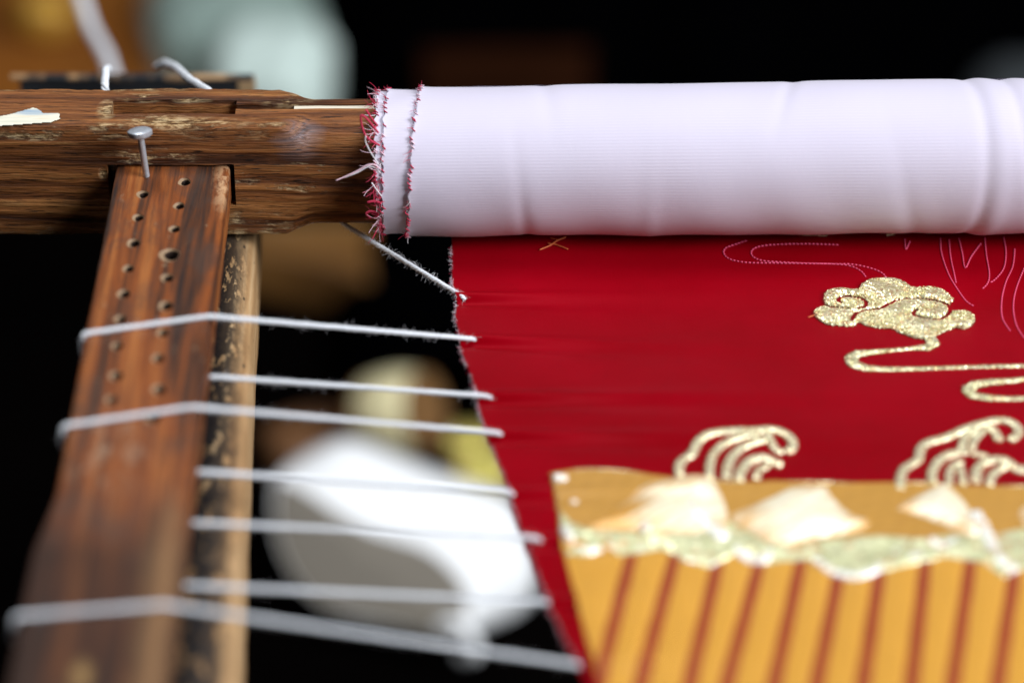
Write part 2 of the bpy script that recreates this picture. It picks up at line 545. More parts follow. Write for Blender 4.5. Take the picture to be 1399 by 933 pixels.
def jag_box(lo, hi, amp=.0004, n=26):
    """box cutter whose long edges wander a little along x"""
    c = MB(); X = np.linspace(lo[0], hi[0], n); rows = []
    for i, x in enumerate(X):
        r = [mnoise.noise((x * 190 + k * 7, k * 3.3, .5)) * amp for k in range(4)]
        rows.append([(x, lo[1] + r[0], lo[2] + r[1]), (x, hi[1] + r[2], lo[2] + r[1]), (x, hi[1] + r[2], hi[2] + r[3]), (x, lo[1] + r[0], hi[2] + r[3])])
    P = np.array(rows); c.grid(P, False, True)
    c.f.append((3, 2, 1, 0)); c.f.append((4 * n - 4, 4 * n - 3, 4 * n - 2, 4 * n - 1)); c.m += [0, 0]
    return c


mx0 = atz(152, 150, .0194)[0]; mx1 = atz(322, 150, .0194)[0]
cm = jag_box((mx0, -.0040, .0080), (mx1, .0037, .03), .0005)
cs_ = jag_box((bar_x(-.0112, L0, L1) - .0026, -.03, BAR_B - .0015), (bar_x(-.0112, R0, R1) + .0013, .03, BAR_T + .0009), .00045, 40)
cg = jag_box((mx1 - .002, -.0011, .0150), (.02, .0019, .03), .0003, 40)
cut(beam, [cm, cs_, cg])

# pale strip of bamboo wedged into the groove of the neck
st = MB()
a = atz(402, 148, .0182)
P = []
for x in np.linspace(a[0], .015, 40):
    w = .00125; zc = .0166 + .0006 * (1 if x < -.06 else 1); dy = .0001 * math.sin(x * 300)
    P.append([(x, a[1] - w + dy, zc), (x, a[1] + w + dy, zc), (x, a[1] + w + dy, zc + .0014), (x, a[1] - w + dy, zc + .0014)])
st.grid(np.array(P), False, True); n_ = len(P)
st.f += [(3, 2, 1, 0), (4 * n_ - 4, 4 * n_ - 3, 4 * n_ - 2, 4 * n_ - 1)]; st.m += [0, 0]
M_strip = simple_wood('pale_bamboo', (.55, .48, .36), (.70, .64, .52), (.80, .75, .64), 0, .5, 900)
tag(st.build('bamboo_strip', M_strip, smooth=False, origin=(a[0], a[1], .0166)), 'thin cream bamboo strip wedged in the groove of the dark beam', 'strip')

# torn paper label stuck on the beam
tp = MB()
lab = [(-40, 166), (0, 160), (18, 156), (45, 148), (52, 150), (60, 156), (81, 156), (82, 164), (70, 168), (30, 171), (0, 173), (-40, 176)]
poly = [atz(p[0], p[1], .0196)[:2] for p in lab]
lo = np.min(poly, 0); hi = np.max(poly, 0)
X, Y = np.meshgrid(np.arange(lo[0], hi[0], .0004), np.arange(lo[1] - .0003, hi[1], .0004), indexing='ij')


def field_mesh(poly, z_fun, step, keep_extra=None, name=None, skirt=.0005):
    """mesh over a polygon of the ground plan: the edge follows the polygon, z_fun(X, Y, d) gives the height"""
    poly = np.asarray(poly); lo = poly.min(0) - step; hi = poly.max(0) + step
    X, Y = np.meshgrid(np.arange(lo[0], hi[0], step), np.arange(lo[1], hi[1], step), indexing='ij')
    ins = inside(poly, X, Y); d = seg_dist(poly, X, Y, True)
    sd = np.where(ins, d, -d)
    if keep_extra is not None:
        sd = np.minimum(sd, keep_extra(X, Y))
    Z = z_fun(X, Y, np.maximum(sd, 0))
    ok = sd > -step * .35
    cell = ok[:-1, :-1] & ok[1:, :-1] & ok[1:, 1:] & ok[:-1, 1:]
    idx = -np.ones(X.shape, int)
    use = np.zeros(X.shape, bool)
    use[:-1, :-1] |= cell; use[1:, :-1] |= cell; use[1:, 1:] |= cell; use[:-1, 1:] |= cell
    idx[use] = np.arange(use.sum())
    V = np.stack([X[use], Y[use], Z[use]], 1)
    ii, jj = np.nonzero(cell)
    F = np.stack([idx[ii, jj], idx[ii + 1, jj], idx[ii + 1, jj + 1], idx[ii, jj + 1]], 1)
    mb = MB(); mb.v.append(V); mb.n = len(V); mb.f = [tuple(map(int, f)) for f in F]; mb.m = [0] * len(F)
    return mb


tp = field_mesh(poly, lambda X, Y, d: .0199 + .0006 * np.clip((X + .137) / .02, 0, 1) ** 2 * np.clip((Y - lo[1]) / .004, 0, 1) , .0004)
gl = G('torn_printed_paper')
stp = g_ = gl.noise(gl.map((60, 900, 1)), 1, 3)
colp = gl.ramp(stp, [(.35, (.62, .62, .50)), (.55, (.75, .72, .60)), (.7, (.70, .60, .42))])
cb = atz(48, 155, .0196)
colp = gl.mix(gl.math('MULTIPLY', gl.ell(tuple(cb), (.008, .0022, .01), .5), gl.ramp(stp, [(.35, .9), (.65, .2)])), colp, (.10, .26, .46))
gl.inp(Base_Color=colp, Roughness=.6)
to = tp.build('paper_label', gl.m)
sm = to.modifiers.new('thickness', 'SOLIDIFY'); sm.thickness = .0002
tag(to, 'torn scrap of cream and blue printed paper stuck on top of the beam', 'label')

# ------------------------------------------------------------------ stretcher bar with peg holes
def bar_mesh(y0, y1, xl, xr, zt, zb, chl, chr_, ny=60, nx=14, rough=.00015):
    ys = np.linspace(y0, y1, ny); rows = []
    for y in ys:
        a, b = xl(y), xr(y)
        pr = [(a, zb + chl), (a, zt - chl), (a + chl * .35, zt - chl * .3), (a + chl, zt)]
        pr += [(a + chl + (b - chr_ - a - chl) * t, zt) for t in np.linspace(0, 1, nx)[1:-1]]
        pr += [(b - chr_, zt), (b - chr_ * .3, zt - chr_ * .35), (b, zt - chr_), (b, zb + chl), (b - chl, zb), (a + chl, zb)]
        row = []
        for x, z in pr:
            d = rough * mnoise.noise((x * 120, y * 70, z * 200)) + (rough * 1.5 * mnoise.noise((x * 50, y * 300, z * 60)) if z < zt - 1e-5 else 0)
            row.append((x + d, y, z + d))
        rows.append(row)
    P = np.array(rows); m = MB(); m.grid(P, False, True); k = P.shape[1]
    m.f.append(tuple(range(k - 1, -1, -1))); m.m.append(0)
    q = (ny - 1) * k; m.f.append(tuple(range(q, q + k))); m.m.append(0)
    return m


y_near = atz(100, 1180, BAR_T)[1]
y_sh = atz(60, 694, BAR_T)[1]
bar = bar_mesh(y_near, .0105, lambda y: bar_x(y, L0, L1) - .0034 * min(1, max(0, (y_sh + .006 - y) / .024)), lambda y: bar_x(y, R0, R1), BAR_T, BAR_B, .0010, .0013, 110).build('stretcher_bar', [M_bar, M_hole, M_deep])
holesA = [(478, 112), (462, 190), (447, 275), (430, 360), (415, 445), (404, 530), (393, 620), (388, 720), (372, 800)]
holesB = [(618, 70), (600, 150), (585, 228), (568, 315), (560, 392), (555, 485), (545, 575), (530, 660), (533, 765), (512, 860)]
cutters = []
for i, (hx, hy) in enumerate(holesA + holesB):
    c = atz(hx * .4073, 220 + hy * .4073, BAR_T)
    r = .0029 if (hx, hy) == (568, 315) else R.uniform(.0016, .0021)
    m = MB(); n = 16
    prof = [(r * 1.2, .0003), (r * 1.05, -.0001), (r * .74, -.0007), (r * .66, -.0150)]
    rings = []
    for (rr, dz) in prof:
        sh_ = .2 * r if dz < -.0005 else 0
        rings.append([(c[0] + sh_ + rr * math.cos(t) * (1 + .08 * math.sin(3 * t + i)), c[1] + sh_ + rr * 1.15 * math.sin(t), BAR_T + dz) for t in np.linspace(0, 2 * math.pi, n, endpoint=False)])
    P = np.array(rings[::-1]); m.grid(P, False, True)
    m.f.append(tuple(range(n - 1, -1, -1))); m.f.append(tuple(range(3 * n, 4 * n))); m.m += [0, 0]
    cutters.append(m)
nc = atz(201, 239, BAR_T)     # the hole with the nail in it
joined = MB()
for c in cutters:
    V = np.concatenate(c.v); joined.add(V, c.f)
cut(bar, [joined], 35)
me = bar.data
hc = [(atz(hx * .4073, 220 + hy * .4073, BAR_T)) for hx, hy in holesA + holesB]
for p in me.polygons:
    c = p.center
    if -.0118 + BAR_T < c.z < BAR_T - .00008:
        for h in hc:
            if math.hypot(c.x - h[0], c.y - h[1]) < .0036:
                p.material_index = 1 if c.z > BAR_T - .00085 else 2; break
tag(bar, 'reddish brown wooden stretcher bar with two rows of peg holes, pushed into the dark beam', 'bar')
# nail
nroot = empty('nail', (nc[0], nc[1], BAR_T))
htop = aty(191.5, 184, -.0185)
base = np.array([nc[0], nc[1], BAR_T - .004])
ax = htop - base; Ln = np.linalg.norm(ax); ax /= Ln
M_nail = plain('scratched_steel', (.50, .53, .58), .38, .45, .35, 900)
sk = MB(); sk.tube([base + ax * t for t in np.linspace(0, Ln, 12)], .00098, 14)
sk.build('shank', M_nail, nroot, sharp=50)
hd = MB()
prof = [(.0012, -.0010), (.0030, -.0006), (.0035, .0), (.0035, .0012), (.0031, .0015), (.0010, .0016)]
hx_ = ax + np.array([-.05, .34, 0]); hx_ /= np.linalg.norm(hx_)
t1 = np.cross(hx_, [0, 1, 0]); t1 /= np.linalg.norm(t1); t2 = np.cross(hx_, t1)
rings = []
for r, z in prof:
    rings.append([htop + hx_ * z + r * (math.cos(t) * t1 * (1.0 + .06 * math.cos(4 * t)) + math.sin(t) * t2 * .92) for t in np.linspace(0, 2 * math.pi, 18, endpoint=False)])
Pn = np.array(rings); hd.grid(Pn, False, True)
hd.f += [tuple(range(17, -1, -1)), tuple(range(5 * 18, 6 * 18))]; hd.m += [0, 0]
hd.build('head', M_nail, nroot, sharp=45)
tag(nroot, 'steel nail standing in a hole of the peg bar, against the dark beam', 'nail')

# lower pale board under the peg bar
def spots(g, base):
    n = g.noise(g.map((330, 120, 200)), 1, 5, .7)
    c1 = g.voronoi(g.map((1, .5, 1)), 260)
    dn = g.nt.nodes.new('ShaderNodeVectorMath'); dn.operation = 'DOT_PRODUCT'; g.set(dn.inputs[0], g.P); dn.inputs[1].default_value = tuple(pv)
    u_ = dn.outputs['Value']      # distance from the right arris, to the left
    m = g.math('MULTIPLY', g.ramp(n, [(.38, 0.0), (.46, 1.0)]), g.ramp(g.math('ADD', g.math('ADD', u_, .5), g.math('MULTIPLY', g.math('SUBTRACT', n, .5), -.008)), [(.4965, 0.0), (.5005, 1.0)]))
    base = g.mix(m, base, (.012, .009, .009))
    return g.mix(g.ramp(c1, [(.10, .8), (.16, 0.0)]), base, (.03, .02, .015))


BZ = -.0215
ra, rb = atz(348, 330, BZ), atz(322, 933, BZ)
dv = (rb - ra) / np.linalg.norm(rb - ra); pv = np.array([-dv[1], dv[0], 0])
if pv[0] > 0: pv = -pv
lb = MB()
Lb = np.linalg.norm(rb - ra)
rows = []
for s in np.linspace(-.06, Lb + .06, 70):
    c = ra + dv * s; row = []
    for (o, z) in [(0, -.028), (0, -.0055), (.0012, -.0034), (.0052, -.0004), (.0075, 0), (.014, 0), (.022, 0), (.036, 0), (.036, -.028)]:
        d = .0003 * mnoise.noise((o * 300, s * 90, z * 90)) + .0002 * mnoise.noise((o * 900, s * 300, z))
        p = c + pv * o; row.append((p[0] + d, p[1], BZ + z + d))
    rows.append(row)
P = np.array(rows); lb.grid(P, False, True); k = P.shape[1]
lb.f += [tuple(range(k - 1, -1, -1)), tuple(range(69 * k, 70 * k))]; lb.m += [0, 0]
org = ra + pv * .0052
M_board = simple_wood('pale_spotted_wood', (.24, .125, .05), (.42, .25, .115), (.62, .44, .25), 1, .55, 160, spots)
tag(lb.build('support_board', M_board, origin=(org[0], org[1], BZ), sharp=40), 'pale tan board with black ink spots lying under the peg bar', 'board')

# ------------------------------------------------------------------ the embroidered cloth
ZF = -.0226
cloth = empty('embroidered_cloth', (0, 0, ZF))
tag(cloth, 'crimson cloth with gold embroidery, wound white side out on the beam', 'embroidered cloth')

attach_px = [(632, 405), (648, 463), (668, 541), (682, 591), (695, 672), (735, 735), (746, 822), (790, 908)]
attach = [atz(x, y, ZF) for x, y in attach_px]


def fz(X, Y):
    X = np.asarray(X, float); Y = np.asarray(Y, float)
    Z = np.full(np.broadcast(X, Y).shape, ZF)
    for i, a in enumerate(attach):
        dx = X - a[0] + .002; dy = Y - a[1] + .03 * np.maximum(dx, 0) * (1 if i % 2 else -.6)
        w = .0013 + .030 * np.maximum(dx, 0)
        Z = Z + .0016 * np.exp(-(dy / w) ** 2) * np.exp(-np.maximum(dx, 0) / .030) * np.exp(-np.maximum(-dx, 0) / .004)
        Z = Z - .0016 * np.exp(-((dy + 2.0 * w) / (1.2 * w)) ** 2) * np.exp(-np.maximum(dx, 0) / .03) * np.exp(-np.maximum(-dx, 0) / .004)
    Z = Z + .00045 * np.sin(X * 55 + Y * 20 + 1) * np.cos(Y * 48 - X * 18)
    return Z


edge_px = [(617, 318), (617.5, 360), (618, 395), (625, 412), (622, 432), (628, 462), (630, 480), (642, 510), (652, 540), (655, 560), (664, 590), (674, 612), (690, 650), (697, 672), (703, 700), (716, 735), (726, 760), (742, 805), (752, 830), (775, 880), (790, 908), (803, 935), (850, 1040), (900, 1150)]
edge_w = np.array([atz(x, y, ZF) for x, y in edge_px])
yy = np.arange(edge_w[-1, 1], .001, .00085); yy = np.r_[yy, .001]
ex = np.interp(yy, edge_w[::-1, 1], edge_w[::-1, 0])
uu = np.r_[np.linspace(0, .10, 110), np.linspace(.10, 1, 140)[1:]]
XX = ex[:, None] + (.25 - ex[:, None]) * uu[None, :]
YY = np.broadcast_to(yy[:, None], XX.shape)
ZZ = fz(XX, YY)
ZZ = ZZ + np.maximum(0, YY + .010)[...] * 0
pm = MB(); pm.grid(np.stack([XX, YY, ZZ], 2).transpose(0, 1, 2))
panel = pm.build('red_panel', M_red, cloth)
sd = panel.modifiers.new('thickness', 'SOLIDIFY'); sd.thickness = .0005; sd.offset = -1
panel['label'] = 'crimson satin face of the cloth stretched towards the viewer'


def fiber(mb, p, d, L, r, curl=.4, mat=0, seg=6):
    d = np.asarray(d, float); d = d / np.linalg.norm(d)
    q = np.array(p, float); pts = [q.copy()]
    side = NR.normal(size=3); side -= d * (side @ d); side /= np.linalg.norm(side) + 1e-9
    for k in range(seg):
        d = d + side * curl / seg + NR.normal(size=3) * .06; d /= np.linalg.norm(d)
        q = q + d * L / seg; pts.append(q.copy())
    mb.tube(pts, np.linspace(r, r * .5, seg + 1), 4, mat, False)


# fuzz and cut threads along the panel's left edge
fr = MB()
for i in range(900):
    t = NR.uniform(edge_w[-4, 1], -.012); x = np.interp(t, edge_w[::-1, 1], edge_w[::-1, 0])
    m = NR.choice([0, 1, 2], p=[.3, .35, .35])
    fiber(fr, (x + NR.uniform(0, .0004), t, float(fz(x, t)) + NR.uniform(-.0006, .0001)), (-1, NR.normal() * .9, NR.normal() * .5), NR.uniform(.0006, .0017), .00006, 1.0, int(m), 4)
fr.build('frayed_edge', [M_fred, M_fpink, M_fwhite], panel)['kind'] = 'stuff'

# --- rolled layers
T0 = math.radians(35)


def edge_fn(pts):
    u = [math.acos(max(-1, min(1, (221.5 - p[1]) / 101.5))) for p in pts]; x = [p[0] for p in pts]
    u = np.array(u + [2 * math.pi]); x = np.array(x + [x[0]])
    return lambda a: np.interp(a, u, x)


def roll_layer(name, edge, Rbase, x_end, label=None, creases=True):
    nu, nx = 220, 300
    u = np.linspace(0, 2 * np.pi, nu)
    s = np.r_[np.linspace(0, .12, 60), np.linspace(.12, 1, nx - 59)[1:]]
    e = (edge(u) - 699.5) / FPX
    e = e + .00025 * np.sin(u * 23) + .00018 * np.sin(u * 41 + 1)
    Xg = e[:, None] + (x_end - e[:, None]) * s[None, :]
    U = np.broadcast_to(u[:, None], Xg.shape)
    PX = 699.5 + Xg * FPX
    Rr = Rbase + .0009 * np.clip((Xg + .03) / .19, 0, 1.3)
    if creases:
        w = lambda c, wd: np.exp(-((PX - c) / wd) ** 2)
        low = np.clip((U - .9) / 1.6, 0, 1)
        Rr = Rr - .00042 * w(1312 + 22 * np.sin(U * .9), 9) + .00032 * w(1334 + 20 * np.sin(U * .9), 13)
        Rr = Rr - .00036 * w(1362 + 16 * U, 8) + .00022 * w(1382 + 16 * U, 12)
        Rr = Rr - .0005 * w(872, 7) * low * 0 + .00015 * w(886, 12) * low
        Rr = Rr - .00035 * w(1060 - 25 * (U - 1), 10) * np.clip(1.6 - U, 0, 1) + .0004 * w(1130, 60) * np.clip(1.4 - U, 0, 1)
        Rr = Rr - .0003 * w(742 + 8 * U, 12) * np.clip(1.5 - U, 0, 1) - .00035 * w(690 + 10 * U, 10) * low
        Rr = Rr - .0003 * w(1180 + 22 * U, 14) * low
        Rr = Rr + .00022 * np.sin(PX / 47 + U * 1.3) * np.sin(U * 2 + PX / 160) + .00012 * np.sin(PX / 19 - U * 2.2) * low
    else:
        Rr = Rr + .0001 * np.sin(U * 9 + PX / 14)
    Rr = Rr + .0003 * np.exp(-(Xg - e[:, None]) / .0012) * (.6 + .6 * np.sin(U * 7))
    t = T0 - U
    lift = .0022 * np.clip((Xg + .03) / .19, 0, 1.3)
    Y = Rr * np.sin(t); Z = Rr * np.cos(t) + lift
    outer = np.stack([Xg, Y, Z], 2)
    Ri = Rr - .00055
    inner = np.stack([Xg, Ri * np.sin(t), Ri * np.cos(t) + lift], 2)
    # one sheet: outer surface, turned over the cut edge, inner surface
    P = np.concatenate([inner[:, ::-1][:, -40:], outer], 1)
    m = MB(); m.grid(P[:, ::-1])
    o = m.build(name, M_white, cloth)
    me = o.data
    uvl = me.uv_layers.new(name='UVMap')
    uvv = np.stack([P[..., 0], (U[:, :1] * Rbase) + np.zeros(P.shape[:2])], 2)[:, ::-1].reshape(-1, 2)
    li = np.zeros(len(me.loops), int); me.loops.foreach_get('vertex_index', li)
    uvl.data.foreach_set('uv', uvv[li].ravel())
    if label: o['label'] = label
    e_pts = outer[:, 0]
    return o, e_pts, u


E_out = edge_fn([(577, 119), (576, 121), (571, 151), (566, 190), (563.6, 234), (561, 267), (557, 319), (556, 323)])
E_mid = edge_fn([(532, 120), (531, 123), (527.6, 164), (526, 229), (525.5, 270), (525, 321), (525, 323)])
E_in = edge_fn([(517, 120), (516, 177), (516.5, 220), (517, 254), (520, 300), (521, 323)])
r_out, p_out, u_ = roll_layer('rolled_cloth', E_out, .02245, .22, 'outermost white layer of the rolled cloth')
r_mid, p_mid, _ = roll_layer('rolled_layer', E_mid, .0217, .05, 'second white layer, its cut edge showing', False)
r_in, p_in, _ = roll_layer('rolled_layer', E_in, .0211, .05, 'innermost layer showing as a narrow strip', False)


def fray(parent, pts, u, n, Lm, back):
    """cut threads along the edge of a layer"""
    f = MB(); n0 = len(u)
    for i in range(n):
        a = NR.uniform(-.1, math.pi + .25) % (2 * math.pi)
        k = min(n0 - 2, int(a / (2 * math.pi) * (n0 - 1)))
        p = pts[k] + (pts[k + 1] - pts[k]) * NR.uniform()
        nrm = np.array([0, p[1], p[2]]); nrm /= np.linalg.norm(nrm)
        tan = np.cross([1, 0, 0], nrm)
        clump = math.sin(a * 9 + back) + math.sin(a * 23 + 2 * back)
        if clump < NR.uniform(-.9, 1.6): continue
        m = int(NR.choice([0, 1, 2], p=[.62, .26, .12]))
        d = np.array([-1, 0, 0]) * NR.uniform(.15, 1) + tan * NR.normal(.5, .6) + nrm * NR.uniform(.0, .6)
        fiber(f, p - nrm * NR.uniform(0, .0005) + np.array([NR.uniform(-.0002, .0006), 0, 0]), d, (.35 + 1.9 * NR.uniform() ** 2.2) * Lm, NR.uniform(.00007, .00013), 1.1, m, 5)
    # short red overcast stitches wrapped over the edge
    for a in np.cumsum(NR.uniform(.03, .15, 40)):
        if a > math.pi + .1: break
        k = int(a / (2 * math.pi) * (n0 - 1)); p = pts[k]
        nrm = np.array([0, p[1], p[2]]); nrm /= np.linalg.norm(nrm); tan = np.cross([1, 0, 0], nrm)
        if NR.uniform() < .3: continue
        A = p + np.array([.0007, 0, 0]) + nrm * .0002 + tan * .0004; B = p + np.array([-.0004, 0, 0]) + nrm * .0002 - tan * .0006; C = p + np.array([-.0002, 0, 0]) - nrm * .0006 - tan * .0006
        f.tube(smooth_path([A, B, C], .0002, 2), .00016, 5, int(NR.uniform() < .25))
    o = f.build('frayed_edge', [M_fred, M_fpink, M_fwhite], parent); o['kind'] = 'stuff'
    return f


fray(r_out, p_out, u_, 230, .0015, .3)
fray(r_mid, p_mid, u_, 300, .0019, 1.7)
fray(r_in, p_in, u_, 520, .0030, 3.1)


def strand(pts_px, y, r, mat, parent, name='loose_strand', wob=.0):
    P = [aty(px, py, y - (k * wob)) for k, (px, py) in enumerate(pts_px)]
    m = MB(); m.tube(smooth_path(P, .0005, 6), r, 6); return m.build(name, mat, parent)


strand([(517, 182), (506, 168), (497, 158), (492, 156), (494, 172), (499, 186), (508, 194), (519, 199)], -.0190, .00034, M_fred, r_in)
strand([(516, 172), (506, 160), (500, 150)], -.0150, .0003, M_fred, r_in)
strand([(520, 232), (512, 224), (502, 225), (490, 233), (475, 240), (459, 247)], -.0235, .00022, M_fpink, r_in)
strand([(520, 237), (512, 228), (503, 227), (489, 236), (470, 243)], -.0232, .0002, M_fwhite, r_in)
strand([(518, 226), (506, 208), (498, 192), (500, 186)], -.0225, .0002, M_fwhite, r_in)
strand([(521, 278), (510, 274), (502, 277)], -.022, .0004, M_fred, r_in)
strand([(521, 268), (512, 256), (508, 250)], -.022, .0002, M_fwhite, r_in)
strand([(518, 292), (506, 288), (498, 292), (506, 298)], -.0195, .0004, M_fred, r_in)

# ------------------------------------------------------------------ embroidery on the red face
def pl(pts, dx=0, dy=0):
    return np.array([atz(x + dx, y + dy, ZF)[:2] for x, y in pts])


def zoomed(pts, x0, y0, k):
    return [(x0 + a * k, y0 + b * k) for a, b in pts]


def lens_mesh(poly, h, step, rim, grooves=None, gw=.0004, ridge=0.0, rang=0.0, rper=.0009, lump=0.0):
    gl_ = [np.asarray(g) for g in (grooves or [])]
    def extra(X, Y):
        d = np.full(X.shape, 9.0)
        for g in gl_: d = np.minimum(d, seg_dist(g, X, Y))
        return d - gw
    def zf(X, Y, d):
        t = np.clip(d / rim, 0, 1)
        H = h * np.sqrt(1 - (1 - t) ** 2)
        if lump: H = H + .0006 * t * np.sin(X * 260 + 2 * np.sin(Y * 210)) * np.sin(Y * 330 + 1.5 * np.sin(X * 180))
        if ridge: H = H + ridge * t * np.sin(2 * np.pi * (X * math.cos(rang) + Y * math.sin(rang)) / rper)
        if lump: H = H + lump * t * np.sin(X * 1900 + 3 * np.sin(Y * 700)) * np.sin(Y * 2300 + 2 * np.sin(X * 900))
        return fz(X, Y) + .00008 + H
    return field_mesh(poly, zf, step, extra if gl_ else None)


def cord(mb, pts_px, w_px, h=.5, mat=0, lump=.04):
    """a flattened cord laid on the cloth; w_px: width in photograph pixels (one number or one per point)"""
    w = np.broadcast_to(np.asarray(w_px, float), (len(pts_px),))
    P2 = pl(pts_px)
    Q = np.array([(x, y, k) for (x, y), k in zip(P2, w)])
    Q = smooth_path(Q, .0006, 5)
    depth = np.array([np.dot(np.array([q[0], q[1], ZF]) - CAM, FW) for q in Q])
    r = Q[:, 2] * .5 * depth / FPX
    s = np.arange(len(Q))
    r = r * (1 + lump * np.sin(s * 1.9) + lump * .6 * np.sin(s * .73 + 1))
    P3 = np.stack([Q[:, 0], Q[:, 1], fz(Q[:, 0], Q[:, 1]) + r * h * .35], 1)
    r[0] *= .5; r[-1] *= .5
    mb.tube(P3, r, 10, mat, True, h)
    return P3, r


Z1 = lambda p: zoomed(p, 1090, 370, .2209)
cloud_out = Z1([(160, 185), (165, 150), (200, 130), (270, 122), (340, 128), (378, 120), (390, 95), (440, 65), (520, 53), (600, 55), (660, 75), (700, 100), (730, 108), (800, 103), (870, 112), (920, 135), (945, 165), (965, 185), (940, 205), (955, 235), (965, 256), (1000, 252), (1040, 255), (1080, 275), (1097, 305), (1080, 340), (1040, 365), (1000, 365), (975, 360), (940, 370), (900, 388), (860, 408), (840, 425), (800, 432), (770, 428), (720, 422), (660, 400), (620, 385), (590, 365), (540, 362), (470, 355), (420, 345), (372, 325), (355, 345), (320, 350), (230, 345), (180, 340), (130, 315), (100, 280), (110, 250), (150, 235), (175, 228), (163, 208)])
grooves = [Z1([(262, 208), (250, 190), (270, 175), (320, 172), (380, 178), (415, 195), (424, 215), (410, 232), (375, 240)]),
           Z1([(160, 226), (220, 238), (310, 245)]),
           Z1([(520, 240), (560, 215), (600, 195), (680, 178), (760, 180), (840, 190), (900, 205), (935, 225), (940, 255), (920, 285), (870, 308), (800, 305), (740, 290), (715, 275), (713, 262), (735, 250)]),
           Z1([(335, 318), (345, 290), (370, 268), (430, 252), (500, 245)])]
pc = pl(cloud_out)
gr_w = [pl(g) for g in grooves]


def catmull(P, closed=True, k=5):
    P = np.asarray(P, float); n = len(P); out = []
    rng = range(n) if closed else range(n - 1)
    for i in rng:
        p0 = P[(i - 1) % n] if closed or i > 0 else P[i]; p1 = P[i]; p2 = P[(i + 1) % n]
        p3 = P[(i + 2) % n] if closed or i + 2 < n else p2
        for t in np.linspace(0, 1, k, endpoint=False):
            out.append(.5 * (2 * p1 + (p2 - p0) * t + (2 * p0 - 5 * p1 + 4 * p2 - p3) * t * t + (3 * p1 - p0 - 3 * p2 + p3) * t ** 3))
    if not closed: out.append(P[-1])
    return np.array(out)


pcs = catmull(pc); gws = [catmull(g, False) for g in gr_w]
cloud = lens_mesh(pcs, .0010, .00020, .0011, gws, .00058, lump=.00006).build('cloud_motif', M_gold, cloth)
cloud['label'] = 'gold glitter cloud with two red scroll lines'
grain = MB()
ico = bmesh.new(); bmesh.ops.create_icosphere(ico, subdivisions=1, radius=1.0)
IV = np.array([v.co[:] for v in ico.verts]); IF = [tuple(v.index for v in f.verts) for f in ico.faces]; ico.free()


def scatter_grains(mb, poly, grooves_, n, hbase, r0, r1, rim=.0011):
    lo, hi = poly.min(0), poly.max(0); X = NR.uniform(lo[0], hi[0], n); Y = NR.uniform(lo[1], hi[1], n)
    ok = inside(poly, X, Y); d = seg_dist(poly, X, Y, True)
    for g in grooves_: d = np.minimum(d, seg_dist(g, X, Y) - .00062)
    ok &= d > .0001
    for x, y, dd in zip(X[ok], Y[ok], d[ok]):
        t = min(1, dd / rim); z = float(fz(x, y)) + hbase * math.sqrt(1 - (1 - t) ** 2) + .0001
        r = NR.uniform(r0, r1); a = NR.uniform(0, 6.28)
        S = IV * np.array([r * 1.7, r, r * .75]); c, s = math.cos(a), math.sin(a)
        V = np.stack([S[:, 0] * c - S[:, 1] * s, S[:, 0] * s + S[:, 1] * c, S[:, 2] + NR.uniform(-.2, .2) * S[:, 0]], 1) + (x, y, z)
        mb.add(V, IF)


scatter_grains(grain, pcs, gws, 6500, .0010, .00014, .00026)
grain.build('glitter_grain', M_gold, cloud, smooth=False)['kind'] = 'stuff'
stem = MB()
cord(stem, Z1([(820, 425), (840, 455), (800, 478), (700, 482), (580, 492), (450, 505), (370, 515), (330, 540), (340, 575), (420, 600), (520, 606), (640, 606), (800, 604), (1000, 602), (1200, 600), (1399, 598), (1700, 594), (2200, 590)]),
     [16, 17, 14, 8, 8, 11, 15, 17, 16, 13, 10, 9, 8, 8, 8, 8, 8, 8], .45)
stem.build('cloud_tail', M_gold, cloud)
scr = MB()
cord(scr, Z1([(1900, 640), (1600, 650), (1399, 680), (1300, 690), (1200, 695), (1090, 712), (1050, 740), (1080, 775), (1180, 792), (1300, 798), (1399, 798), (1600, 796), (2000, 790)]), [9, 9, 9, 10, 12, 15, 17, 15, 12, 9, 9, 9, 9], .45)
so = scr.build('scroll_motif', M_gold, cloth); so['label'] = 'gold scroll below the cloud, running out of view'
sc3 = MB()
cord(sc3, [(1290, 554), (1330, 551), (1399, 549), (1470, 546)], 4, .5)
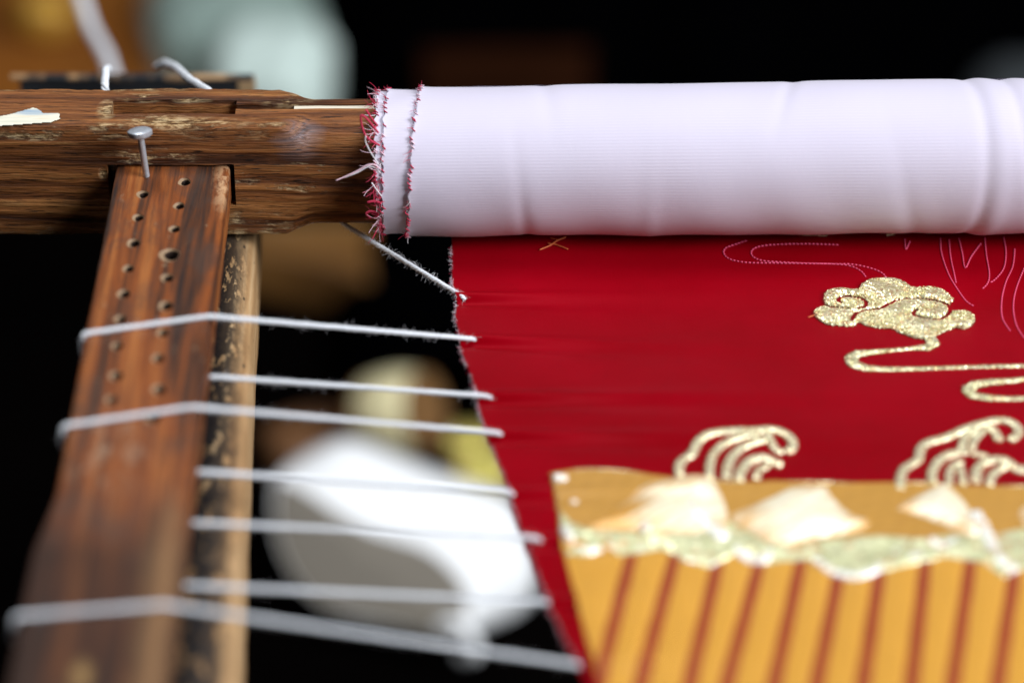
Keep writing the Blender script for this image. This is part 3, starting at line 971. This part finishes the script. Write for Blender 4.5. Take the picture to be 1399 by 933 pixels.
# wave motifs
Z3 = lambda p: zoomed(p, 900, 560, .1573)
Z4 = lambda p: zoomed(p, 1200, 550, .1607)
w1 = [([(180, 590), (170, 500), (215, 440), (285, 405), (310, 350), (330, 300), (390, 250), (460, 222), (540, 210), (650, 200), (760, 195), (850, 195), (950, 178), (1040, 192), (1120, 230), (1172, 290), (1160, 345), (1100, 375)], 11),
      ([(940, 210), (975, 280), (1000, 340), (1070, 385)], 9),
      ([(440, 620), (440, 500), (470, 400), (540, 320), (640, 272), (760, 238), (880, 225)], 10),
      ([(585, 610), (595, 500), (645, 405), (730, 330), (840, 290), (930, 268)], 11),
      ([(690, 640), (710, 550), (765, 470), (845, 428), (930, 420), (985, 465), (1070, 490)], 12),
      ([(850, 620), (850, 560), (890, 515), (960, 490)], 9)]
w2 = [([(190, 760), (185, 650), (215, 570), (290, 522), (345, 495), (348, 430), (370, 370), (440, 335), (550, 312), (650, 268), (740, 225), (850, 192), (960, 165), (1060, 155), (1150, 185), (1200, 240), (1175, 295), (1110, 330)], 11),
      ([(455, 700), (455, 600), (500, 510), (580, 450), (680, 430), (770, 425)], 11),
      ([(705, 420), (720, 330), (760, 270), (850, 225)], 10),
      ([(795, 410), (805, 340), (850, 280), (900, 240)], 9),
      ([(1030, 335), (1005, 275), (960, 225), (900, 215)], 11),
      ([(600, 730), (600, 610), (640, 530), (720, 500)], 9),
      ([(725, 710), (705, 610), (690, 540)], 9),
      ([(825, 700), (832, 590), (885, 520), (980, 488), (1080, 500), (1140, 545), (1200, 595), (1270, 560)], 12),
      ([(940, 720), (955, 640), (1015, 580), (1090, 545)], 10),
      ([(790, 450), (860, 440), (930, 470)], 8)]
for name, strokes, ZZf, lab in [('wave_motif', w1, Z3, 'curled gold wave crest nearer the cloth edge'), ('wave_motif', w2, Z4, 'taller gold wave crest below the cloud tail')]:
    c0 = pl(ZZf([(600, 400)]))[0]
    wr = empty(name, (c0[0], c0[1], ZF), cloth); wr['label'] = lab
    for pts, w in strokes:
        m = MB(); cord(m, ZZf(pts), w * 1.25, .55); m.build('gold_cord', M_cord, wr)

# --- sea border: ochre ground, orange silk bands with rust stripes, hills with painted satin highlights, silver scallops with painted glints
def up_edge(x):
    return float(np.interp(x, [750, 790, 860, 920, 1000, 1060, 1120, 1220, 1300, 1399, 1800], [645, 640, 645, 654, 661, 658, 661, 660, 664, 666, 666]))


def left_edge(y):
    return float(np.interp(y, [640, 690, 740, 770, 830, 870, 933, 1000, 1150], [750, 760, 766, 774, 790, 800, 818, 838, 884]))


bc = pl([(1000, 760)])[0]
border = empty('sea_border', (bc[0], bc[1], ZF), cloth)
border['label'] = 'orange striped sea border with hills painted as satin highlights and silver scallops'
XR = 1760
top = [(x, up_edge(x)) for x in np.linspace(750, XR, 40)]
gp = pl(top + [(XR, 760)] + [(left_edge(y), y) for y in (760, 740, 720, 700, 680, 660)])
lens_mesh(gp, .0006, .0006, .0012, ridge=.00008, rang=math.radians(90), rper=.0016).build('ochre_ground', M_ochre, border)

sp = [(250, 0, 165, 325), (375, 0, 287, 325), (505, 0, 430, 325), (625, 0, 537, 325), (745, 0, 675, 325), (863, 0, 798, 325), (980, 0, 932, 325), (1110, 0, 1073, 325), (1240, 0, 1192, 325), (1372, 0, 1322, 325)]
lines = []
for (a, b, c, d) in sp:
    p0 = np.array([740 + a * .471, 780 + b * .471]); p1 = np.array([740 + c * .471, 780 + d * .471]); lines.append((p0, p1))
first = (lines[0][0] - np.array([58, 0]), lines[0][1] - np.array([52, 0]))
for k in range(1, 7):
    lines.append((lines[9][0] + np.array([61.5 * k, 0]), lines[9][1] + np.array([61 * k + 3 * k, 0])))


def lx(line, y):
    p0, p1 = line; t = (y - p0[1]) / (p1[1] - p0[1]); return p0[0] + (p1[0] - p0[0]) * t


ysb = np.linspace(735, 1130, 24)
HW = 10.5
allx = [first] + lines
for i, L in enumerate(lines):
    wl = lambda y: HW * (.85 + .25 * (y - 735) / 200)
    Lf = [(max(lx(L, y) - wl(y), left_edge(y)), y) for y in ysb]; Rt = [(max(lx(L, y) + wl(y), left_edge(y) + .5), y) for y in ysb]
    m = MB(); rows = []
    for (a, y), (b, _) in zip(Lf, Rt):
        A = pl([(a, y), (b, y)]); row = []
        for t in np.linspace(0, 1, 7):
            p = A[0] + (A[1] - A[0]) * t; row.append((p[0], p[1], float(fz(p[0], p[1])) + .00035 + .00025 * math.sin(math.pi * t)))
        rows.append(row)
    m.grid(np.array(rows)[::-1]); m.build('rust_stripe', M_brown, border)
prev = first
for i, L in enumerate(lines):
    wl = lambda y: HW * (.85 + .25 * (y - 735) / 200)
    rows = []
    for y in ysb:
        le = left_edge(y)
        a = le if i == 0 else max(le, lx(prev, y) + wl(y) * .8); b = max(le + .8, lx(L, y) - wl(y) * .8)
        A = pl([(a, y), (b, y)]); row = []
        for t in np.linspace(0, 1, 15):
            p = A[0] + (A[1] - A[0]) * t; row.append((p[0], p[1], float(fz(p[0], p[1])) + .00030 + .00034 * math.sin(math.pi * t) ** .5 + .00004 * math.sin(t * 60 + y)))
        rows.append(row)
    m = MB(); m.grid(np.array(rows)[::-1]); m.build('orange_band', M_orange, border)
    prev = L

def streaky():
    g = G('highlight_silk'); v = g.map((1, 1, 1), rot=(0, 0, math.radians(-38)))
    n = g.noise(g.map((60, 700, 1), vec=v), 1, 4); n2 = g.noise(scale=90, detail=3)
    st = g.math('SINE', g.math('ADD', g.math('MULTIPLY', g.sep(v)[1], 2 * math.pi / .0009), g.math('MULTIPLY', n, 3)))
    c = g.mix(g.ramp(g.math('ADD', g.math('MULTIPLY', n, .6), g.math('MULTIPLY', n2, .5)), [(.55, 0.0), (.68, .55)]), (1.0, .91, .68), (.92, .66, .28))
    mk = None
    for px, py, rx, ry in [(948, 692, .0165, .0150), (1098, 704, .0175, .0160), (1296, 694, .0125, .0125), (1345, 726, .006, .008), (1450, 700, .014, .016)]:
        q = pl([(px, py)])[0] - np.array([bc[0], bc[1]])
        e = g.ell((q[0], q[1], 0), (rx * 1.15, ry * 1.15, .05), .6, g.math('MULTIPLY', g.math('SUBTRACT', n, .5), 1.5))
        mk = e if mk is None else g.math('MAXIMUM', mk, e)
    c = g.mix(mk, (.72, .36, .06), c)  # cream over orange silk is a painted satin highlight
    g.inp(Base_Color=c, Roughness=.3, Metallic=.15, Normal=g.bump(st, .00015, .8)); g.set(g.b.inputs['Specular IOR Level'], 1.0)
    return g.m


M_highlight = streaky()
hills = [[(800, 722), (822, 706), (850, 688), (880, 666), (920, 655), (955, 651), (976, 662), (992, 690), (996, 720), (988, 740), (955, 738), (900, 732), (850, 728)],
         [(996, 708), (1030, 690), (1055, 680), (1080, 669), (1122, 664), (1132, 672), (1145, 688), (1165, 705), (1190, 714), (1175, 728), (1115, 738), (1062, 748), (1020, 728)],
         [(1222, 698), (1250, 680), (1288, 664), (1300, 670), (1318, 688), (1332, 708), (1352, 716), (1348, 738), (1325, 742), (1296, 726), (1262, 712)],
         [(1392, 700), (1420, 684), (1455, 668), (1480, 690), (1510, 712), (1480, 740), (1430, 736), (1400, 724)]]
for k, hpts in enumerate(hills):
    lens_mesh(catmull(pl(hpts)),   .0021, .0004, .009, ridge=.00013, rang=math.radians(52), rper=.0013).build('highlight_hill', M_highlight, border)
for pts in [[(1208, 727), (1232, 716), (1262, 704)], [(1248, 738), (1268, 728), (1290, 718)], [(1380, 726), (1400, 714), (1425, 700)]]:
    m = MB(); cord(m, pts, 12, .4); m.build('rust_bar', M_brown, border)
for pts in [[(1215, 717), (1240, 704)], [(1250, 720), (1275, 709)]]:
    m = MB(); cord(m, pts, 9, .4); m.build('orange_bar', M_orange, border)
s_up = [(764, 696), (780, 712), (800, 722), (850, 727), (905, 731), (960, 722), (1000, 714), (1050, 742), (1090, 744), (1130, 737), (1200, 733), (1260, 738), (1300, 732), (1340, 735), (1399, 724), (1500, 735), (1600, 728), (1700, 735)]
s_lo = [(1700, 775), (1600, 785), (1500, 770), (1420, 788), (1399, 780), (1370, 792), (1340, 772), (1290, 765), (1255, 772), (1230, 778), (1200, 784), (1165, 795), (1130, 782), (1110, 765), (1070, 768), (1040, 772), (1010, 756), (985, 768), (965, 777), (935, 768), (905, 752), (875, 757), (845, 760), (825, 748), (805, 762), (775, 760), (765, 735)]
lens_mesh(pl(s_up + s_lo), .0013, .0004, .003, lump=.00012).build('silver_band', M_silver, border)
for pts, w in [([(772, 722), (778, 742), (800, 757), (822, 750)], 13), ([(830, 744), (850, 754), (880, 750)], 10), ([(940, 690), (962, 716), (990, 742)], 20),
               ([(915, 746), (938, 766), (972, 772), (986, 757)], 9), ([(1004, 748), (1020, 765), (1045, 765), (1057, 750)], 13),
               ([(1112, 764), (1138, 783), (1168, 790), (1198, 780), (1212, 763)], 12), ([(1220, 756), (1235, 768), (1260, 760)], 13),
               ([(1268, 742), (1290, 752), (1308, 740)], 14), ([(1330, 705), (1350, 742), (1365, 770), (1387, 785)], 17), ([(876, 722), (890, 726)], 20), ([(1420, 770), (1450, 788), (1490, 770)], 13)]:
    m = MB(); cord(m, pts, w * 1.3, .7); m.build('scallop_glint', M_glint, border)  # white arcs painted as glints along the scallops
m = MB(); cord(m, [(756, 655), (766, 654), (776, 655)], 17, .8); m.build('corner_glint', M_glint, border)  # raised white dots put in as painted highlights at the corner
m = MB(); cord(m, [(778, 684), (784, 684), (790, 685)], 12, .8); m.build('corner_glint', M_glint, border)

for off in (0, 6):
    m = MB(); cord(m, [(x, up_edge(x) + off + 1.5 * math.sin(x / 23)) for x in np.linspace(756 + off, 1600, 60)], 4, .6); m.build('edging_cord', M_gold, border)

# stitched outlines waiting to be filled, in running pink stitches
def stitches(pts_px, sl=.0010, gap=.0002, r=.00026):
    P = pl(catmull(pts_px, False, 8)); P = resample(P, .0002); m = MB(); i = 0
    na, nb = int(sl / .0002), int(gap / .0002)
    while i + na < len(P):
        q = P[i:i + na + 1]; z = fz(q[:, 0], q[:, 1]); t = np.linspace(0, math.pi, len(q))
        m.tube(np.stack([q[:, 0], q[:, 1], z + .00002 + .00014 * np.sin(t)], 1)[::2 if len(q) > 4 else 1], r, 4); i += na + nb
    return m.build('stitched_outline', M_pinkst, cloth)


Z2 = lambda p: zoomed(p, 960, 310, .3138)
for pts in [Z2([(190, 62), (150, 76), (100, 95), (92, 120), (120, 145), (190, 160), (300, 163), (450, 165), (560, 165), (640, 172), (690, 195), (715, 228)]),
            Z2([(590, 80), (450, 77), (330, 80), (250, 88), (215, 105), (215, 130), (250, 150), (320, 158), (430, 163), (560, 165), (650, 165), (730, 180), (780, 200), (800, 222)]),
            Z2([(1035, 45), (1040, 110), (1070, 200), (1110, 270), (1150, 325), (1190, 350)]), Z2([(1072, 50), (1080, 130), (1095, 200), (1105, 250)]),
            Z2([(1115, 45), (1130, 110), (1143, 175), (1170, 125), (1215, 65)]), Z2([(1228, 45), (1235, 120), (1248, 200), (1240, 245), (1210, 275)]),
            Z2([(1310, 45), (1320, 110), (1310, 180), (1270, 230), (1240, 245)]), Z2([(1358, 95), (1350, 170), (1320, 240), (1302, 320), (1305, 400), (1340, 460)]),
            Z2([(1399, 180), (1365, 270), (1352, 350), (1365, 430), (1399, 490)]), Z2([(1450, 150), (1420, 260), (1415, 340), (1440, 420)]), Z2([(880, 50), (885, 95), (905, 52)])]:
    stitches(pts)
for pts, mt, r in [([(737, 344), (752, 338), (762, 331), (773, 327)], M_orthr, .0002), ([(748, 335), (760, 337), (776, 343)], M_orthr, .00018), ([(752, 328), (764, 331)], M_orthr, .00018),
                   ([(1104, 436), (1113, 433)], M_orthr, .00018), ([(1065, 321), (1100, 323), (1130, 324)], M_cord, .00022), ([(1211, 322), (1222, 320)], M_cord, .0004)]:
    P = pl(pts); P = smooth_path(np.stack([P[:, 0], P[:, 1], fz(P[:, 0], P[:, 1]) + .0004], 1), .0004, 2)
    m = MB(); m.tube(P, r, 5); m.build('loose_thread_end', mt, cloth)

# ------------------------------------------------------------------ lacing strings
GRP = 'white lacing strings between peg bar and cloth'


def string(name, pts, r, label, fuzz=0, pitch=.0045, frad=1.0):
    P = smooth_path(pts, .0005, 5)
    P, T, N1, N2 = frames(P)
    s = np.r_[0, np.cumsum(np.linalg.norm(np.diff(P, axis=0), axis=1))]
    m = MB()
    for k in range(3):
        a = s / pitch * 2 * math.pi + k * 2 * math.pi / 3
        Q = P + r * .47 * (np.cos(a)[:, None] * N1 + np.sin(a)[:, None] * N2)
        m.tube(Q, r * (.60 + .05 * np.sin(s * 700 + k * 2)), 7)
    o = m.build(name, M_string, origin=P[0]); tag(o, label, 'string', GRP)
    f = MB()
    for i in range(fuzz):
        k = NR.randint(len(P)); a = NR.uniform(0, 6.28)
        nn = math.cos(a) * N1[k] + math.sin(a) * N2[k]
        fiber(f, P[k] + nn * r * .9, nn * 1 + T[k] * NR.normal(0, 1.2), NR.uniform(.0006, .0022) * frad, .00003, 1.4, 0, 5)
    if fuzz:
        fo = f.build('fuzz', M_fwhite, o); fo['kind'] = 'stuff'
    return o


def over(label, l_px, c_px, end_px, r=.0009, top=BAR_T, mid=None, side=0.0):
    r *= .78
    zt = top + r
    A = atz(*l_px, zt); C = atz(*c_px, zt); E = atz(*end_px, ZF + .0006)
    A = A + np.array([-side, 0, 0])
    u = A - np.array([r * .3, 0, r * .8]); lft = np.array([A[0] - r * 1.1, A[1] - .0005, (top + BAR_B) / 2]); low = np.array([A[0] + .003, A[1] - .001, BAR_B - r - (.0008 if top > BAR_T else 0)])
    und = np.array([C[0] - .006, C[1] - .006, BAR_B - r * 1.3 - (.0008 if top > BAR_T else 0)])
    E2 = E + (E - C) / np.linalg.norm(E - C) * .0012 + np.array([0, 0, -.0009])
    string('lacing_string', [und, low, lft, u, A, C, E, E2], r, label, 420)


def under(label, s_px, end_px, r=.00069):
    S = atz(*s_px, BAR_B - r * 1.2); E = atz(*end_px, ZF + .0006); d = (E - S) / np.linalg.norm(E - S)
    E2 = E + d * .0012 + np.array([0, 0, -.0009])
    S0 = S - np.array([.016, -.0006, 0.0002])
    string('lacing_string', [S0, S, E, E2], r, label, 340)


S0a = aty(470, 307, -.004); S0b = atz(520, 339, -.0205); S0e = atz(632, 405, ZF + .0005)
dd_ = (S0e - S0a) / np.linalg.norm(S0e - S0a)
string('lacing_string', [np.array([S0a[0] - .016, .012, -.0150]), np.array([S0a[0] - .006, .004, -.0185]), S0a, S0e, S0e + dd_ * .001 + np.array([0, 0, -.0008])], .0007, 'fuzzy thin string running slantwise from under the beam neck to the crimson edge', 620, .0035, 1.0)
over('taut string wrapped over the peg bar nearest to the nail', (114, 456), (286, 432), (648, 463))
under('string leaving from beneath the peg bar just below the topmost wrapped one', (282, 514), (668, 541))
over('second wrapped string from the nail, crossing the peg bar above its dark shoulder', (86, 582), (262, 556), (682, 591))
under('thin string crossing the pale board above the white bundle, below the second wrapped string', (262, 644), (695, 672), .0008)
under('blurred string leaving the bar right at the start of its dark shoulder', (238, 713), (735, 735))
under('blurred string leaving under the dark shoulder, second from the bottom', (244, 799), (746, 822))
over('lowest blurred string, wrapped over the dark shoulder of the bar', (22, 842), (222, 826), (790, 908), .0009, side=.0003)

# ------------------------------------------------------------------ out-of-focus things on the floor below and behind
FZ = -.40


def blob(name, mat, c, rx, ry, rz, rot=0.0, seed=0, amp=.12, p=2.5, ns=48, nr=32, squash=None):
    """rounded soft bundle resting on the floor: superellipsoid with folds"""
    m = MB(); th = np.linspace(0, 2 * np.pi, ns, endpoint=False); ph = np.linspace(-np.pi / 2, np.pi / 2, nr)
    f = lambda w, e: np.sign(w) * np.abs(w) ** e
    e = 2 / p; P = np.zeros((nr, ns, 3))
    for i, q in enumerate(ph):
        for j, t in enumerate(th):
            v = np.array([f(math.cos(q), e) * f(math.cos(t), e), f(math.cos(q), e) * f(math.sin(t), e), f(math.sin(q), e)])
            k = 1 + amp * mnoise.noise((v[0] * 1.7 + seed, v[1] * 1.7, v[2] * 1.7)) + amp * .5 * mnoise.noise((v[0] * 5, v[1] * 5 + seed, v[2] * 5))
            v = v * k
            x, y, z = v[0] * rx, v[1] * ry, v[2] * rz
            P[i, j] = (c[0] + x * math.cos(rot) - y * math.sin(rot), c[1] + x * math.sin(rot) + y * math.cos(rot), max(FZ + .001, c[2] + z))
    m.grid(P, False, True)
    return m.build(name, mat, origin=(c[0], c[1], FZ))


# white rounded bundle: a thick flat roll lying on its side
def thick_roll(px_face, s_near, thick_vec):
    pass


M_paper = plain('white_soft_paper', (.93, .94, .95), .85, var=.04, scale=80)
M_shade = plain('shaded_paper_end', (.215, .19, .155), .9, var=.12, scale=120)  # same white paper; the shade on its end is painted in as grey
face = [(376, 668), (384, 655), (400, 660), (430, 678), (462, 700), (500, 722), (540, 735), (580, 748), (612, 770), (636, 800), (642, 835), (632, 862), (612, 876), (570, 862), (510, 846), (450, 832), (410, 800), (384, 755), (374, 710)]
back = [(386, 652), (398, 632), (430, 612), (468, 597), (500, 602), (550, 622), (600, 642), (650, 660), (692, 676), (716, 702), (738, 762), (738, 790), (726, 822), (700, 856), (668, 886), (642, 904), (560, 878), (470, 800), (394, 700)]
# front face stands at a nearer distance than the rear outline
fw = np.array([atd(x, y, 1.415) for x, y in face]); bw = np.array([atd(x, y, 1.455) for x, y in back])
fw = catmull(fw, True, 3); bw = catmull(bw, True, 3)
k = len(fw)
bundle = empty('white_bundle', (float(fw[:, 0].mean()), float(fw[:, 1].mean()), FZ))
mbd = MB()
rows = []
cf = fw.mean(0); cbk = bw.mean(0)
mid = (fw + bw) / 2 + ((fw + bw) / 2 - (cf + cbk) / 2) * .015
rows = [cf + (fw - cf) * .97, fw, fw + (mid - fw) * .35 + (fw - cf) * .02, mid, bw + (mid - bw) * .35, bw, cbk + (bw - cbk) * .93, cbk + (bw - cbk) * .5 + np.array([0, .015, -.01]), np.repeat([cbk + np.array([0, .02, -.015])], k, 0)]
mbd.grid(np.array(rows), False, True)
wrap = mbd.build('wrapping', M_paper, bundle)
mfc = MB(); mfc.grid(np.array([cf + (fw - cf) * q + np.array([0, -1, .5]) * .0015 * (1 - q) for q in (.975, .8, .5, .2, .01)])[::-1], False, True)
mfc.build('end_face', M_shade, bundle)
tag(bundle, 'blurred rounded white bundle with its shaded flat end painted grey, lying beneath the strings', 'bundle')
fl = MB(); A = [atd(600, 858, 1.40), atd(622, 845, 1.395), atd(640, 868, 1.395), atd(650, 892, 1.40), atd(630, 896, 1.405)]
fl.tube(smooth_path(A, .002, 4), .0035, 8); fl.build('loose_flap', M_paper, bundle)


# gold thread spools
def spool(c, r, h, tilt, mat, label, az=0.0):
    root = empty('thread_spool', (c[0], c[1], c[2]))
    from mathutils import Matrix
    Rm = np.array(Matrix.Rotation(az, 3, 'Z') @ Matrix.Rotation(tilt, 3, 'X'))
    def lathe(prof, name, mt):
        m = MB(); n = 26; rows = []
        for rr, z in prof:
            rows.append([Rm @ np.array([rr * math.cos(t), rr * math.sin(t), z]) + c for t in np.linspace(0, 2 * math.pi, n, endpoint=False)])
        m.grid(np.array(rows), False, True); m.build(name, mt, root, sharp=50)
    lathe([(.0005, -h / 2), (r * .88, -h / 2), (r * .88, -h / 2 + .002), (r * .6, -h / 2 + .002)], 'flange', M_spoolwood)
    lathe([(r * .6, h / 2 - .002), (r * .88, h / 2 - .002), (r * .88, h / 2), (.0005, h / 2)], 'flange', M_spoolwood)
    prof = [(r * .62, -h / 2 + .002)] + [(r * (.86 + .10 * math.sin(math.pi * q)) + .0003 * (i % 2), -h / 2 + .002 + (h - .004) * q) for i, q in enumerate(np.linspace(0, 1, 40))] + [(r * .62, h / 2 - .002)]
    lathe(prof, 'wound_thread', mat)
    tag(root, label, 'spool', 'gold thread spools under the frame')


M_spoolwood = plain('spool_wood', (.20, .10, .035), .5, scale=60)
M_gspool = gold_glitter('shiny_gold_thread', (1.0, .95, .62), (.95, .84, .45), .3, 700, .1, .0003)
M_yspool = gold_glitter('yellow_gold_thread', (.70, .62, .16), (.50, .44, .10), .34, 700, .6, .0003)
c1 = atd(545, 566, 1.50); c1[2] = max(c1[2], FZ + .0215)
spool(np.array(c1), .0210, .030, math.radians(70), M_gspool, 'bright gold thread spool just behind the white bundle', math.radians(70))
c2 = atd(650, 612, 1.49); spool(np.array(c2), .0115, .024, math.radians(80), M_yspool, 'yellow thread spool beside the crimson edge, the farther of two', math.radians(75))
c3 = atd(665, 650, 1.47); spool(np.array(c3), .0125, .026, math.radians(85), M_yspool, 'yellow thread spool beside the crimson edge, the nearer of two, touching the white bundle', math.radians(80))

# brown wooden dish behind the white bundle, and a board below the beam
M_amber = simple_wood('amber_wood', (.07, .028, .008), (.19, .085, .02), (.33, .17, .05), 0, .5, 60, sc=.5)
cdish = atd(425, 615, 1.52)
tag(blob('wooden_block', simple_wood('brown_block_wood', (.08, .03, .012), (.16, .07, .025), (.25, .12, .05), 0, .5, 60), (cdish[0], cdish[1], FZ + .012), .022, .02, .018, .4, 3, .05, 4), 'small brown wooden block half behind the white bundle', 'block')
cb_ = atz(470, 348, -.37)
pb = MB()
out = [(300, 305), (470, 296), (560, 300), (590, 335), (580, 375), (545, 398), (510, 388), (470, 370), (400, 350), (340, 340), (280, 335)]
tz, bz = -.372, FZ + .001
poly3 = catmull(np.array([atz(x, y, tz) for x, y in out]))
n3 = len(poly3)
cc = poly3.mean(0)
rows = [np.repeat([cc], n3, 0) + (poly3 - cc) * .02, cc + (poly3 - cc) * .7, cc + (poly3 - cc) * .96, poly3 - np.array([0, 0, .003]), poly3 - np.array([0, 0, tz - bz])]
pb.grid(np.array(rows)[:, ::-1], False, True)
tag(pb.build('wooden_paddle', M_amber, origin=(cc[0], cc[1], FZ)), 'blurred amber brown wooden slab with a rounded end below the beam neck', 'slab')

# plank standing on edge right behind the beam, dark with tan rubbed edges
M_plank = simple_wood('blackened_plank', (.010, .011, .014), (.018, .02, .024), (.03, .03, .032), 0, .6, 60)
M_tan = simple_wood('rubbed_tan_edge', (.16, .08, .035), (.32, .19, .09), (.48, .32, .18), 0, .6, 40, lambda g, b: g.mix(g.ramp(g.noise(g.map((62, 1, 1)), 1, 3), [(.46, 1.0), (.56, 0.0)]), b, (.016, .017, .02)))
yb_ = .095
M_strip2 = simple_wood('tan_end_grain', (.25, .14, .06), (.42, .27, .14), (.5, .35, .2), 0, .6, 40)
pA = aty(14, 108, yb_); pB = aty(346, 108, yb_)
plank = empty('edge_plank', ((pA[0] + pB[0]) / 2, yb_, pA[2] - .03))
m = MB(); box(m, (pA[0] + .003, yb_, pA[2] - .03), (pB[0] - .005, yb_ + .002, pA[2])); m.build('face', M_plank, plank, smooth=False)
xsr = np.linspace(pA[0], pB[0], 60); rows = []
for x in xsr:
    k_ = .0002 + .0042 * max(0, mnoise.noise((x * 60, 2.0, 0))) 
    rows.append([(x, yb_ - .0004, pA[2] - k_), (x, yb_ - .0004, pA[2] + .0004), (x, yb_ + .0026, pA[2] + .0004), (x, yb_ + .0026, pA[2] - k_)])
m = MB(); m.grid(np.array(rows), False, True); m.f += [(3, 2, 1, 0), (236, 237, 238, 239)]; m.m += [0, 0]
m.build('rubbed_edge', M_tan, plank, smooth=False)
m = MB(); box(m, (pB[0] - .005, yb_ - .0003, pA[2] - .03), (pB[0] + .0005, yb_ + .0024, pA[2] - .0006)); m.build('rubbed_end', M_strip2, plank, smooth=False)
tag(plank, 'blackened plank with tan rubbed edges standing on edge behind the beam', 'plank')

# strings behind the beam
def loose(pts, r, label):
    o = string('loose_string', pts, r, label); o['group'] = 'loose strings behind the beam'
loose([aty(143, 122, .012) + np.array([0, .004, -.012]), aty(143, 118, .018), aty(144, 96, .03), aty(147, 94, .05)], .0012, 'short white string end standing up from behind the beam above the nail')
loose([aty(290, 128, .016) + np.array([.004, .002, -.014]), aty(287, 126, .018), aty(258, 108, .035), aty(240, 92, .06), aty(225, 86, .075), aty(214, 92, .085)], .0012, 'pale string bending over the blackened plank behind the beam')
loose([atd(160, 120, 1.25), atd(145, 75, 1.28), atd(125, 40, 1.30), atd(112, 0, 1.31), atd(100, -60, 1.33)],   .0023, 'thick blurred white cord rising at the top behind the plank')

# orange-brown wooden tray, gold knob, pale cloths, black cloth, brown box, grey knitted cloth
M_tray = simple_wood('orange_brown_wood', (.13, .040, .006), (.26, .085, .010), (.36, .14, .02), 0, .5, 30, sc=.4)
def slab(name, mat, px, z, thick, label, cat, parent_shapes=None):
    poly = np.array([atz(x, y, z) for x, y in px]); n = len(poly); c = poly.mean(0)
    rows = [np.repeat([c], n, 0) + (poly - c) * .01, c + (poly - c) * .98, poly - np.array([0, 0, .004]), poly - np.array([0, 0, thick])]
    m = MB(); m.grid(np.array(rows), False, True)
    return tag(m.build(name, mat, origin=(c[0], c[1], z - thick), sharp=35), label, cat)
slab('wooden_tray', M_tray, [(-120, -60), (-120, 190), (235, 190), (250, 60), (255, -60)], -.385, .0145, 'orange brown wooden board lying at the back, upper left corner', 'board')
cg_ = atz(62, 18, -.372)
blobm = blob('brass_knob', plain('dull_brass', (.55, .30, .04), .4, .3, .1), (cg_[0], cg_[1], -.372), .016, .014, .014, 0, 5, .05, 2.2); tag(blobm, 'blurred golden brass knob on the orange brown board', 'knob')
M_pale = plain('pale_green_cloth', (.30, .40, .36), .9, var=.12, scale=20)
M_mint = plain('mint_white_cloth', (.64, .77, .72), .9, var=.06, scale=20)
cp = atz(292, 40, -.38); tag(blob('folded_cloth', M_pale, (cp[0] + .012, cp[1], -.385), .048, .055, .030, .2, 1, .10, 3), 'grey green folded cloth at the back beside the orange board', 'cloth')
cp = atz(372, 112, -.37); tag(blob('folded_cloth', M_mint, (cp[0], cp[1], -.375), .032, .034, .034, -.2, 2, .10, 3), 'mint white folded cloth behind the beam, next to the black cloth', 'cloth')

M_black = plain('black_cloth', (.0005, .0005, .0007), .95, var=.3, scale=40); M_black.node_tree.nodes['Principled BSDF'].inputs['Specular IOR Level'].default_value = 0.0
bp = MB(); rows = []
for i in range(40):
    y = .40 + i * .02; row = []
    for j in range(70):
        t = j / 69; x0 = atz(448 - .10 * (120 - 60), 60, -.36)[0]
        xl = np.interp(y, [.45, .70, .95], [atz(470, 180, -.36)[0], atz(452, 120, -.36)[0], atz(424, 0, -.36)[0]])
        x = xl + t * .62
        z = -.365 + .012 * mnoise.noise((x * 9, y * 6, 0)) + .012 * mnoise.noise((x * 22, y * 9, 2)) - .034 * max(0, 1 - t * 22) ** 2
        row.append((x, y, max(FZ + .001, z)))
    rows.append(row)
bp.grid(np.array(rows)[::-1]); bo = bp.build('black_cloth', M_black, origin=(.25, .8, FZ)); bo.modifiers.new('thickness', 'SOLIDIFY').thickness = .002
tag(bo, 'black cloth spread in folds behind the white roll', 'cloth')
M_dbrown = simple_wood('dim_brown_wood', (.010, .0034, .0016), (.022, .007, .003), (.034, .011, .005), 0, .9, 40)
M_dbrown.node_tree.nodes['Principled BSDF'].inputs['Specular IOR Level'].default_value = 0.0
slab('brown_box', M_dbrown, [(575, 66), (575, 150), (805, 150), (808, 62)], -.338, .03, 'dim reddish brown wooden box half hidden behind the white roll', 'box')
kn = MB(); rows = []
ck = atz(1400, 105, -.34)
for i in range(26):
    q = i / 25 * math.pi; row = []
    for j in range(120):
        x = -.03 + j / 119 * .12
        r = .026 * min(1, math.sqrt(max(0, 1 - (1 - min(1, (x + .03) / .03)) ** 2)) + .02) + .0016 * abs(math.sin(x * 420))
        row.append((ck[0] + x, ck[1] + r * math.cos(q) * 1.4, -.362 + r * math.sin(q)))
    rows.append(row)
kn.grid(np.array(rows))
tag(kn.build('knitted_cloth', plain('grey_knit', (.030, .036, .040), .95, var=.2, scale=200), origin=(ck[0], ck[1], -.362)), 'dark grey ribbed knitted cloth behind the right end of the roll', 'cloth')
